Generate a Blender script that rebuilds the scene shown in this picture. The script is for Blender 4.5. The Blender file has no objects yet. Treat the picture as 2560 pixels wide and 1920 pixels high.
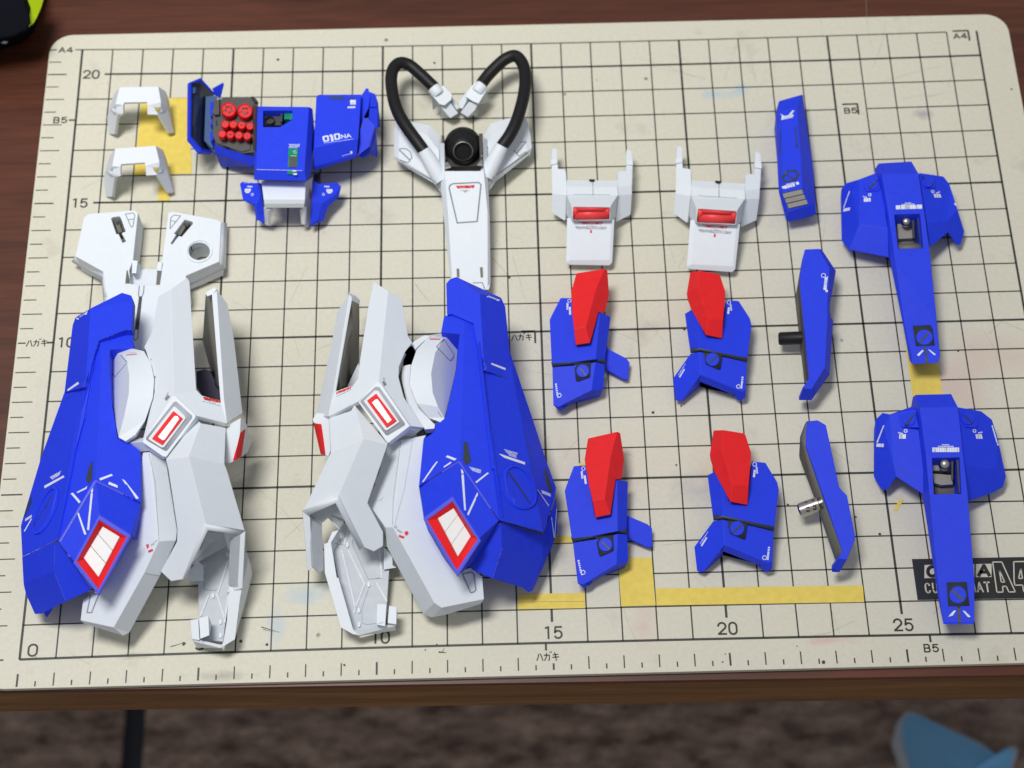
import bpy, bmesh, math, random
from mathutils import Vector, Matrix, Euler
from mathutils.bvhtree import BVHTree
from mathutils.geometry import tessellate_polygon
random.seed(7)
C = bpy.context.scene.collection
S = 0.01                                   # everything is measured in cm on the cutting mat and stored in metres

# ------------------------------------------------------------------ camera
CAM = Vector((13.6352, -14.8357, 47.1985)); ROT = Euler((0.45438644, 0.0034376, -0.02527443), 'XYZ')
FPX, W0, H0 = 4323.62, 2560.0, 1920.0
cd = bpy.data.cameras.new("camera"); cam = bpy.data.objects.new("camera", cd); C.objects.link(cam)
cam.location = CAM * S; cam.rotation_euler = ROT
cd.sensor_width = 36; cd.lens = FPX / W0 * 36; cd.clip_start = 0.02; cd.clip_end = 50
cd.dof.use_dof = True; cd.dof.focus_distance = 0.50; cd.dof.aperture_fstop = 14
bpy.context.scene.camera = cam

# ------------------------------------------------------------------ world and lamps
sc = bpy.context.scene
w = bpy.data.worlds.new("World"); sc.world = w; w.use_nodes = True
w.node_tree.nodes["Background"].inputs[0].default_value = (0.93, 0.96, 1.0, 1)
w.node_tree.nodes["Background"].inputs[1].default_value = 0.33
def lamp(name, loc, aim, size, power, col):
    l = bpy.data.lights.new(name, 'AREA'); l.shape = 'DISK'; l.size = size; l.energy = power; l.color = col
    o = bpy.data.objects.new(name, l); C.objects.link(o); o.location = Vector(loc) * S
    o.rotation_euler = (Vector(aim) - Vector(loc)).to_track_quat('-Z', 'Y').to_euler()
    return o
lamp("ceiling_lamp", (-4, 8, 85), (-38, 92, 0), 0.27, 8.9, (1.0, 0.985, 0.96))
sc.view_settings.view_transform = 'Standard'; sc.view_settings.look = 'None'
sc.view_settings.exposure = 0.0; sc.view_settings.gamma = 1.0
sc.render.engine = 'CYCLES'

# ------------------------------------------------------------------ helpers
FR = dict(A=(0,0,3.16),B=(450,150,3.687),C=(920,80,4.148),D=(920,380,4.148),E=(160,500,4.809),F=(40,680,3.687),G=(40,1040,3.191),
  H=(180,1100,3.073),I=(740,680,3.352),J=(740,1100,3.317),K=(1000,1080,3.457),L=(1360,350,4.0),M=(1900,210,4.609),N=(1340,650,3.814),
  O=(1380,1060,3.687),P=(1920,600,3.95),Q=(1960,1030,3.95),R=(2080,380,3.017),S=(2160,960,2.592),T=(0,1460,3.3515),U=(640,1460,3.3515),
  X=(1280,1380,3.3515),Y=(1900,1460,3.3515),Z=(2160,0,3.77),V=(0,440,2.513),W=(0,0,1.0))
RM = ROT.to_matrix()
def ray(fr, u, v):
    x0, y0, s = FR[fr]
    return (RM @ Vector(((x0 + u / s - W0 / 2) / FPX, -(y0 + v / s - H0 / 2) / FPX, -1)))
def P3(fr, u, v, z=0.0):                   # measured photo point at height z (cm) over the mat -> place in cm
    d = ray(fr, u, v); return CAM + d * ((z - CAM.z) / d.z)
def pts(s, fr='W', z=None):                # "F12,34,1.2 50,60,1 K7,8,2" -> list of places
    out = []
    for t in s.split():
        if t[0].isalpha(): fr = t[0]; t = t[1:]
        a = [float(q) for q in t.split(',')]
        out.append(P3(fr, a[0], a[1], a[2] if len(a) > 2 else z))
    return out
LET = 'abcdefghijklmnopqrstuvwxyzABCDEFGHIJKLMNOPQRSTUVWXYZ'

def mat(name, col, rough=0.5, spec=0.5, noise=0.05, bump=0.05, scale=900, metal=0.0, coat=0.0, sheen=0.0, trans=0.0):
    m = bpy.data.materials.new(name); m.use_nodes = True; n = m.node_tree; N = n.nodes; b = N["Principled BSDF"]
    b.inputs["Roughness"].default_value = rough; b.inputs["Metallic"].default_value = metal
    b.inputs["Specular IOR Level"].default_value = spec; b.inputs["Coat Weight"].default_value = coat
    tc = N.new("ShaderNodeTexCoord"); nz = N.new("ShaderNodeTexNoise"); nz.inputs["Scale"].default_value = 420; nz.inputs["Detail"].default_value = 6
    n.links.new(tc.outputs["Object"], nz.inputs["Vector"])
    mx = N.new("ShaderNodeMix"); mx.data_type = 'RGBA'
    mx.inputs[6].default_value = (*[max(0, c * (1 - noise * 2)) for c in col], 1); mx.inputs[7].default_value = (*[min(1, c * (1 + noise * 2)) for c in col], 1)
    n.links.new(nz.outputs["Fac"], mx.inputs[0]); n.links.new(mx.outputs[2], b.inputs["Base Color"])
    if bump:
        n2 = N.new("ShaderNodeTexNoise"); n2.inputs["Scale"].default_value = scale; n2.inputs["Detail"].default_value = 3
        n.links.new(tc.outputs["Object"], n2.inputs["Vector"])
        bp = N.new("ShaderNodeBump"); bp.inputs["Strength"].default_value = bump; bp.inputs["Distance"].default_value = 0.0003
        n.links.new(n2.outputs["Fac"], bp.inputs["Height"]); n.links.new(bp.outputs[0], b.inputs["Normal"])
    return m
BLUE = mat("blue_plastic", (0.017, 0.048, 0.77), 0.55, 0.22, 0.05)
WHITE = mat("white_plastic", (0.71, 0.755, 0.81), 0.55, 0.4, 0.015)
WHITE2 = mat("bright_white_plastic", (0.74, 0.79, 0.84), 0.55, 0.4, 0.015)
RED = mat("red_plastic", (0.80, 0.018, 0.022), 0.55, 0.25, 0.05)
DARK = mat("charcoal_plastic", (0.035, 0.045, 0.06), 0.5, 0.4)
BLACK = mat("black_rubber", (0.009, 0.009, 0.010), 0.5, 0.3)
GUN = mat("gunmetal_plastic", (0.055, 0.053, 0.052), 0.45, 0.5, 0.1)
OLIVE = mat("inner_grey_plastic", (0.16, 0.155, 0.13), 0.55, 0.4)
NAVY = mat("navy_inner_plastic", (0.012, 0.022, 0.07), 0.4, 0.5)
STEEL = mat("steel_blue_inner_plastic", (0.06, 0.12, 0.26), 0.45, 0.5)
METAL = mat("silver_metal", (0.55, 0.53, 0.50), 0.3, 0.5, metal=1.0)
GREEN = mat("green_clear_plastic", (0.0, 0.26, 0.13), 0.12, 0.7, 0.2)
PANEL = mat("glossy_white_panel", (0.96, 0.96, 0.96), 0.6, 0.5, 0.01, 0, metal=.25)
VIOLET = mat("violet_grey_plastic", (0.045, 0.04, 0.07), 0.5)
RIM = mat("pale_blue_edge_highlight", (0.10, 0.115, 0.80), 0.5, 0.35)  # blue plastic lightened to paint in the light caught by thin edges
GREYM = mat("grey_plastic", (0.45, 0.48, 0.52), 0.5, 0.4)
INK_W = mat("white_print", (0.72, 0.76, 0.88), 0.5, bump=0)
INK_D = mat("dark_print", (0.03, 0.04, 0.05), 0.5, bump=0)
INK_G = mat("grey_print", (0.22, 0.25, 0.29), 0.5, bump=0)
INK_R = mat("red_print", (0.72, 0.04, 0.05), 0.5, bump=0)
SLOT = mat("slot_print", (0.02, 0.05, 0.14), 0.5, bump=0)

class Th: pass
cur = Th()
def thing(name, label, cat, at, group=None):
    flush()
    o = bpy.data.objects.new(name, None); C.objects.link(o); o.empty_display_size = 0.01
    o.location = Vector(at) * S; o['label'] = label; o['category'] = cat
    if group: o['group'] = group
    cur.root = o; cur.at = Vector(at); cur.v = []; cur.f = []; cur.ink = {}
    return o
cur.root = None; cur.ink = {}; cur.v = []; cur.f = []; cur.at = Vector((0, 0, 0))
def mk(name, V, F, m, parent='root', bevel=0.0, smooth=None, hit=True, label=None, origin=None):
    par = cur.root if parent == 'root' else parent
    at = cur.at if par is not None else Vector((0, 0, 0))
    me = bpy.data.meshes.new(name); me.from_pydata([(v - at) * S for v in V], [], F)
    bm = bmesh.new(); bm.from_mesh(me); bmesh.ops.recalc_face_normals(bm, faces=bm.faces); bm.to_mesh(me); bm.free()
    me.materials.append(m)
    for p in me.polygons: p.use_smooth = True
    if smooth: me.set_sharp_from_angle(angle=math.radians(smooth))
    else:                                  # every face keeps its own flat normal
        for e in me.edges: e.use_edge_sharp = True
    o = bpy.data.objects.new(name, me); C.objects.link(o)
    if par is not None: o.parent = par
    if label: o['label'] = label
    if bevel:
        md = o.modifiers.new("edge", 'BEVEL'); md.width = bevel * S * (.5 if bevel < .1 else 1); md.segments = 2; md.limit_method = 'ANGLE'; md.angle_limit = math.radians(24); md.use_clamp_overlap = True; md.harden_normals = True
    if hit:
        k = len(cur.v); cur.v += list(V); me.calc_loop_triangles(); cur.f += [tuple(i + k for i in t.vertices) for t in me.loop_triangles]
    return o
def surf(V, F):                            # lettered faces, "abcd|efg" = face with a hole -> index faces, all looking up
    out = []
    for f in F.split():
        loops = [[LET.index(c) for c in l] for l in f.split('|')]
        if len(loops) == 1: out.append(tuple(loops[0])); continue
        flat = [i for l in loops for i in l]
        for t in tessellate_polygon([[Vector((V[i].x, V[i].y, 0)) for i in l] for l in loops]):
            tri = [flat[j] for j in t]
            a, b, c = (V[i] for i in tri)
            if ((b.x-a.x)*(c.y-a.y) - (b.y-a.y)*(c.x-a.x)) ** 2 > 1e-12: out.append(tuple(tri))
    bm = bmesh.new(); vs = [bm.verts.new(v) for v in V]
    for f in out:
        try: bm.faces.new([vs[i] for i in f])
        except ValueError: pass
    bmesh.ops.recalc_face_normals(bm, faces=bm.faces); bm.normal_update()
    if sum(f.normal.z * f.calc_area() for f in bm.faces) < 0: bmesh.ops.reverse_faces(bm, faces=bm.faces); bm.normal_update()
    vn = [v.normal.copy() for v in vs]
    bm.verts.index_update(); res = [tuple(v.index for v in f.verts) for f in bm.faces]; bm.free()
    return res, vn
def level(s, F, rounds=60):                # settle measured heights so that every lettered face is as flat as the real facet
    it = []; fr = 'W'
    for t in s.split():
        if t[0].isalpha(): fr = t[0]; t = t[1:]
        a = [float(q) for q in t.split(',')]; it.append([fr, a[0], a[1], a[2]])
    z0 = [i[3] for i in it]; V = [P3(*i) for i in it]
    loops = [[LET.index(c) for c in f.replace('|', '')] for f in F.split()]; loops = [l for l in loops if len(l) > 3]
    for _ in range(rounds):
        acc = [[0.12, 0.12 * z] for z in z0]
        for l in loops:
            A = Matrix(((0,)*3,)*3); b = Vector((0, 0, 0))
            mx = sum(V[i].x for i in l)/len(l); my = sum(V[i].y for i in l)/len(l)
            for i in l:
                q = Vector((V[i].x-mx, V[i].y-my, 1))
                for r in range(3):
                    for c in range(3): A[r][c] += q[r]*q[c]
                    b[r] += q[r]*V[i].z
            for r in range(3): A[r][r] += 1e-4
            k = A.inverted() @ b
            for i in l: acc[i][0] += 1; acc[i][1] += k[0]*(V[i].x-mx) + k[1]*(V[i].y-my) + k[2]
        for i, (n_, z) in enumerate(acc):
            it[i][3] = max(0.03, z / n_); V[i] = P3(*it[i])
    return V
def solid(name, s, F, m, t=0.15, zb=None, inset=0.08, parent='root', bevel=0.018, smooth=None, label=None, hit=True, under=.9):
    """Lettered surface measured on the photo, closed into a real plate of thickness t or a body down to height zb."""
    V = level(s, F) if isinstance(s, str) else s
    faces, vn = surf(V, F)
    used = {i for f in faces for i in f}
    c = sum((V[i] for i in used), Vector()) / max(1, len(used))
    B = []
    for i, v in enumerate(V):
        if zb is not None:
            q = Vector((c.x + (v.x - c.x) * (1 - inset), c.y + (v.y - c.y) * (1 - inset), min(zb, v.z - 0.03)))
            if under:                      # moulded shells narrow towards their open underside
                d = v - CAM; r = Vector((d.x, d.y)) / -d.z * (v.z - q.z) * under
                if r.dot(Vector((c.x - v.x, c.y - v.y))) > 0: q.x += r.x; q.y += r.y
        else:
            n = vn[i] if vn[i].length > 0 else Vector((0, 0, 1)); n = (n + Vector((0, 0, .35))).normalized()
            q = v - n * t
        B.append(q)
    n = len(V); cnt = {}
    for f in faces:
        for a, b in zip(f, f[1:] + f[:1]): cnt[(a, b)] = cnt.get((a, b), 0) + 1
    allf = list(faces) + [tuple(n + i for i in reversed(f)) for f in faces]
    for (a, b) in cnt:
        if (b, a) not in cnt: allf.append((b, a, n + a, n + b))
    keep = sorted({i for f in allf for i in f}); mp = {k: j for j, k in enumerate(keep)}
    VV = V + B
    return mk(name, [VV[i] for i in keep], [tuple(mp[i] for i in f) for f in allf], m, parent, bevel, smooth, hit, label)
def plate(name, s, m, t=0.1, zb=None, **k):
    V = level(s, LET[:len(s.split())]) if isinstance(s, str) else s
    return solid(name, V, LET[:len(V)], m, t, zb, **k)
def sweep(name, P, R, m, n=16, caps=True, parent='root', bevel=0.0, smooth=50, hit=True):
    """tube through points P with radii R"""
    V = []; F = []; up = None; ax = (P[1] - P[0]).normalized()
    if not all((q - P[0]).cross(ax).length < 1e-4 for q in P): ax = None
    for i, p in enumerate(P):
        d = ax or (P[min(i + 1, len(P) - 1)] - P[max(i - 1, 0)]).normalized()
        if up is None: up = d.orthogonal().normalized()
        up = (up - d * up.dot(d)).normalized(); s2 = d.cross(up)
        for k in range(n):
            a = 2 * math.pi * k / n; V.append(p + (up * math.cos(a) + s2 * math.sin(a)) * R[i])
    for i in range(len(P) - 1):
        for k in range(n): F.append((i*n+k, i*n+(k+1) % n, (i+1)*n+(k+1) % n, (i+1)*n+k))
    if caps: F += [tuple(range(n)), tuple(range((len(P)-1)*n, len(P)*n))]
    return mk(name, V, F, m, parent, bevel, smooth, hit)
def smoothpath(P, k=6):
    out = []
    for i in range(len(P) - 1):
        a, b, c, d = P[max(i-1, 0)], P[i], P[i+1], P[min(i+2, len(P)-1)]
        for j in range(k):
            t = j / k; out.append(0.5 * ((2*b) + (c-a)*t + (2*a-5*b+4*c-d)*t*t + (3*b-a-3*c+d)*t**3))
    out.append(P[-1]); return out
def box(name, c, ax, ay, sx, sy, z0, z1, m, parent='root', bevel=0.01, hit=True):
    c = Vector(c); ax = Vector(ax).normalized(); ay = Vector(ay).normalized()
    V = [Vector((c.x, c.y, z)) + ax*a*sx/2 + ay*b*sy/2 for z in (z0, z1) for a, b in ((-1,-1),(1,-1),(1,1),(-1,1))]
    return mk(name, V, [(0,1,2,3),(4,5,6,7),(0,1,5,4),(1,2,6,5),(2,3,7,6),(3,0,4,7)], m, parent, bevel, None, hit)
# -- markings and applied details laid on the finished surfaces
def bvh(): return BVHTree.FromPolygons([tuple(v) for v in cur.v], cur.f, epsilon=1e-5)
def drop(tree, fr, u, v, h=0.008):
    d = ray(fr, u, v).normalized(); r = tree.ray_cast(CAM, d)
    if r[0] is None: return None
    n = r[1] if r[1].dot(d) < 0 else -r[1]
    return r[0] - d * h, n
def P2(s, fr='W'):
    out = []
    for t in s.split():
        if t[0].isalpha(): fr = t[0]; t = t[1:]
        a = t.split(','); out.append((fr, float(a[0]), float(a[1])))
    return out
def ink(m, V, F):
    a = cur.ink.setdefault(m.name, (m, [], [])); k = len(a[1]); a[1].extend(V); a[2].extend([tuple(i + k for i in f) for f in F])
def shape(m, s, h=0.008):                  # filled printed shape
    tr = bvh(); q = [drop(tr, *p, h) for p in P2(s)]
    q = [a[0] for a in q if a]
    if len(q) > 2:
        n = len(q); up = (q[1]-q[0]).cross(q[2]-q[0]).normalized() * .002
        nm = {'white_print': 'white_stripe', 'dark_print': 'dark_stripe', 'red_print': 'red_mark', 'grey_print': 'grey_mark'}.get(m.name, 'inlay')
        mk(nm, q + [v - (up if up.z > 0 else -up) for v in q], [tuple(range(n)), tuple(range(2*n-1, n-1, -1))], m, 'root', hit=False)
def line(m, s, wd=0.03, close=False, h=0.008, dash=None):
    tr = bvh(); p = [('W', FR[f][0] + u/FR[f][2], FR[f][1] + v/FR[f][2]) for f, u, v in P2(s)]
    if close: p.append(p[0])
    for (f, u0, v0), (f2, u1, v1) in zip(p, p[1:]):
        L = math.hypot(u1-u0, v1-v0); n = max(1, int(L / 5))
        if dash: n = max(2, int(L / dash))
        last = None
        for i in range(n + 1):
            t = i / n; r = drop(tr, f, u0+(u1-u0)*t, v0+(v1-v0)*t, h)
            if r and last and (not dash or i % 2 or random.random() < .35):
                d = (r[0] - last[0]).normalized(); sd = d.cross(r[1]).normalized() * wd / 2
                ink(m, [last[0]+sd, last[0]-sd, r[0]-sd+d*wd*.2, r[0]+sd+d*wd*.2], [(0,1,2,3)])
            last = r
def ring(m, c, r, wd=0.03, a0=0, a1=360, sy=1.0, rot=0):
    f, u, v = P2(c)[0]; q = []
    for i in range(17):
        a = math.radians(a0 + (a1-a0) * i / 16); x, y = r*math.cos(a), r*sy*math.sin(a); k = math.radians(rot)
        q.append("%s%.2f,%.2f" % (f, u+x*math.cos(k)-y*math.sin(k), v+x*math.sin(k)+y*math.cos(k)))
    line(m, ' '.join(q), wd)
def oval(c, r, sy=1.0, rot=0, n=28):
    f, u, v = P2(c)[0]; k = math.radians(rot); q = []
    for i in range(n):
        a = 2*math.pi*i/n; x, y = r*math.cos(a), r*sy*math.sin(a)
        q.append("%s%.2f,%.2f" % (f, u+x*math.cos(k)-y*math.sin(k), v+x*math.sin(k)+y*math.cos(k)))
    return ' '.join(q)
def raised(name, s, m, h=0.05, bevel=0.012, parent='root', label=None, sink=0.04, hole=None, hit=False):
    """a separate piece lying on the surfaces below it, h high"""
    tr = bvh(); q = [drop(tr, *p, 0) for p in P2(s)]; q = [a for a in q if a]
    k = 0
    if hole:
        k = len(q); q += [a for a in (drop(tr, *p, 0) for p in P2(hole)) if a]
    if len(q) < 3: return None
    nn = sum((a[1] for a in q), Vector()).normalized()
    V = [a[0] + nn * h for a in q]
    n = len(V)
    B = [a[0] - nn * sink for a in q]
    if not hole: F = [tuple(range(n)), tuple(range(2*n-1, n-1, -1))] + [(i, (i+1) % n, n+(i+1) % n, n+i) for i in range(n)]
    else:
        fl = [V[i] for i in range(n)]; F = []
        for t in tessellate_polygon([fl[:k], fl[k:]]): F += [tuple(t), tuple(n + j for j in t)]
        for lo, hi in ((0, k), (k, n)):
            m2 = hi - lo; F += [(lo+i, lo+(i+1) % m2, n+lo+(i+1) % m2, n+lo+i) for i in range(m2)]
    return mk(name, V + B, F, m, parent, bevel, None, hit, label)
_tx = {}
def glyphs(txt, bold=0.0):
    key = (txt, bold)
    if key not in _tx:
        c = bpy.data.curves.new("t", 'FONT'); c.body = txt; c.offset = bold; c.resolution_u = 3
        o = bpy.data.objects.new("t", c); C.objects.link(o); bpy.context.view_layer.update()
        me = bpy.data.meshes.new_from_object(o.evaluated_get(bpy.context.evaluated_depsgraph_get()))
        V = [v.co.copy() for v in me.vertices]; F = [tuple(p.vertices) for p in me.polygons]
        bpy.data.objects.remove(o); bpy.data.curves.remove(c); bpy.data.meshes.remove(me)
        x0, x1 = min(v.x for v in V), max(v.x for v in V); y0, y1 = min(v.y for v in V), max(v.y for v in V)
        _tx[key] = ([((v.x-x0)/(x1-x0), (v.y-y0)/(y1-y0)) for v in V], F)
    return _tx[key]
def word(m, txt, bl, br, tl, bold=0.0, h=0.008):   # lettering printed on a surface: bottom-left, bottom-right, top-left
    (f, ax, ay), (_, bx, by), (_, cx, cy) = P2(bl + ' ' + br + ' ' + tl, bl[0]); tr = bvh(); V, F = glyphs(txt, bold)
    q = [drop(tr, f, ax+(bx-ax)*x+(cx-ax)*y, ay+(by-ay)*x+(cy-ay)*y, h) for x, y in V]
    ok = [a is not None for a in q]
    ink(m, [a[0] if a else Vector() for a in q], [g for g in F if all(ok[i] for i in g)])
def flush():
    if cur.root is not None:
        for k, (m, V, F) in list(cur.ink.items()):
            if F:
                o = mk(m.name.replace('print', 'markings'), V, F, m, 'root', hit=False); o['kind'] = 'stuff'
    cur.ink = {}
def tree_copy(root, label, loc, rz, sc_=1.0):
    r = root.copy(); C.objects.link(r); r['label'] = label
    for ch in list(root.children):
        c = ch.copy(); C.objects.link(c); c.parent = r
        for g in ch.children:
            d = g.copy(); C.objects.link(d); d.parent = c
    r.location = loc; r.rotation_euler = (0, 0, rz); r.scale = (sc_,) * 3
    return r
def copy_to(root, label, A, B):            # rigid move that takes the measured points A to B
    a = pts(A); b = pts(B); n = len(a)
    ca = sum(a, Vector()) / n; cb = sum(b, Vector()) / n
    sx = sum((p-ca).x*(q-cb).x + (p-ca).y*(q-cb).y for p, q in zip(a, b)); sy = sum((p-ca).x*(q-cb).y - (p-ca).y*(q-cb).x for p, q in zip(a, b))
    rz = math.atan2(sy, sx); k = math.sqrt(sum((q-cb).xy.length_squared for q in b) / sum((p-ca).xy.length_squared for p in a))
    o = root.location / S - ca; R2 = Matrix.Rotation(rz, 3, 'Z')
    return tree_copy(root, label, ((R2 @ Vector((o.x, o.y, 0))) * k + Vector((cb.x, cb.y, root.location.z / S))) * S, rz, k)

# ================================================================== SETTING: floor, table, cutting mat
def wood(name, dark, light, rough, sx=1.0, sy=14.0):
    m = bpy.data.materials.new(name); m.use_nodes = True; n = m.node_tree; N = n.nodes; L = n.links; b = N["Principled BSDF"]
    tc = N.new("ShaderNodeTexCoord"); mp = N.new("ShaderNodeMapping"); mp.inputs["Scale"].default_value = (sx, sy, sy); L.new(tc.outputs["Object"], mp.inputs[0])
    a = N.new("ShaderNodeTexNoise"); a.inputs["Scale"].default_value = 9; a.inputs["Detail"].default_value = 9; a.inputs["Roughness"].default_value = .65; a.inputs["Distortion"].default_value = .5
    c = N.new("ShaderNodeTexNoise"); c.inputs["Scale"].default_value = 60; c.inputs["Detail"].default_value = 4
    L.new(mp.outputs[0], a.inputs["Vector"]); L.new(mp.outputs[0], c.inputs["Vector"])
    ad = N.new("ShaderNodeMath"); ad.operation = 'MULTIPLY_ADD'; ad.inputs[1].default_value = .3; L.new(c.outputs["Fac"], ad.inputs[0]); L.new(a.outputs["Fac"], ad.inputs[2])
    r = N.new("ShaderNodeValToRGB"); r.color_ramp.elements[0].position = .42; r.color_ramp.elements[0].color = (*dark, 1); r.color_ramp.elements[1].position = .92; r.color_ramp.elements[1].color = (*light, 1)
    L.new(ad.outputs[0], r.inputs[0]); L.new(r.outputs[0], b.inputs["Base Color"]); b.inputs["Roughness"].default_value = rough
    bp = N.new("ShaderNodeBump"); bp.inputs["Strength"].default_value = .12; bp.inputs["Distance"].default_value = .0004; L.new(a.outputs["Fac"], bp.inputs["Height"]); L.new(bp.outputs[0], b.inputs["Normal"])
    return m
WOODT = wood("table_top_wood", (0.040, 0.010, 0.004), (0.13, 0.036, 0.016), 0.40)
WOODE = wood("table_edge_wood", (0.10, 0.042, 0.012), (0.34, 0.155, 0.045), 0.6)
# floor
def carpet():
    m = bpy.data.materials.new("brown_carpet"); m.use_nodes = True; n = m.node_tree; N = n.nodes; L = n.links; b = N["Principled BSDF"]
    tc = N.new("ShaderNodeTexCoord"); mp = N.new("ShaderNodeMapping"); mp.inputs["Scale"].default_value = (.7, 1.6, 1); L.new(tc.outputs["Object"], mp.inputs[0])
    a = N.new("ShaderNodeTexNoise"); a.inputs["Scale"].default_value = 62; a.inputs["Detail"].default_value = 8; a.inputs["Roughness"].default_value = .7; L.new(mp.outputs[0], a.inputs["Vector"])
    r = N.new("ShaderNodeValToRGB"); r.color_ramp.elements[0].position = .36; r.color_ramp.elements[0].color = (.12, .078, .062, 1); r.color_ramp.elements[1].position = .68; r.color_ramp.elements[1].color = (.60, .43, .34, 1)
    L.new(a.outputs["Fac"], r.inputs[0]); L.new(r.outputs[0], b.inputs["Base Color"]); b.inputs["Roughness"].default_value = .95
    f = N.new("ShaderNodeTexNoise"); f.inputs["Scale"].default_value = 500; L.new(tc.outputs["Object"], f.inputs["Vector"])
    bp = N.new("ShaderNodeBump"); bp.inputs["Distance"].default_value = .003; L.new(f.outputs["Fac"], bp.inputs["Height"]); L.new(bp.outputs[0], b.inputs["Normal"])
    return m
CARPET = carpet(); ZF = -45.0
cur.root = None
def slab(name, x0, x1, y0, y1, z0, z1, m, parent=None, bevel=0.0):
    V = [Vector((x, y, z)) for z in (z0, z1) for x, y in ((x0,y0),(x1,y0),(x1,y1),(x0,y1))]
    return mk(name, V, [(0,1,2,3),(4,5,6,7),(0,1,5,4),(1,2,6,5),(2,3,7,6),(3,0,4,7)], m, parent, bevel, None, False)
fl = slab("floor", -150, 170, -120, 150, ZF-2, ZF-0.5, DARK); fl['kind'] = 'structure'
gx = P3('T', 1105, 1400, ZF).x
t1 = slab("carpet_tile", -150, gx-0.55, -120, 150, ZF-0.45, ZF, CARPET, fl, 0.3)
t2 = slab("carpet_tile", gx+0.55, 170, -120, 150, ZF-0.45, ZF, CARPET, fl, 0.3)
# table: the wooden top on an edge band, legs down to the floor
thing("table", "brown wood grain table under the cutting mat, above the carpeted floor", "table", (14, 12, ZF))
def prism(name, xy, z0, z1, m, bevel=0.0, parent='root', tilt=0):
    n = len(xy); V = [Vector((x, y, z0 - tilt * x / 28.)) for x, y in xy] + [Vector((x, y, z1)) for x, y in xy]
    return mk(name, V, [tuple(range(n)), tuple(range(n, 2*n))] + [(i, (i+1) % n, n+(i+1) % n, n+i) for i in range(n)], m, parent, bevel, None, False)
prism("table_top", [(-50, -0.43), (60, -1.50), (60, 60), (-50, 60)], -0.42, -0.22, WOODT, 0.06)
prism("edge_band", [(-50, -0.41), (60, -1.48), (60, 60), (-50, 60)], -2.45, -0.43, WOODE, 0.12, tilt=.35)
for x in (-46, 56):
    for y in (8, 56): prism("leg", [(x-2, y-2), (x+2, y-2), (x+2, y+2), (x-2, y+2)], ZF+0.02, -2.9, WOODE, 0.2)

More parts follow.
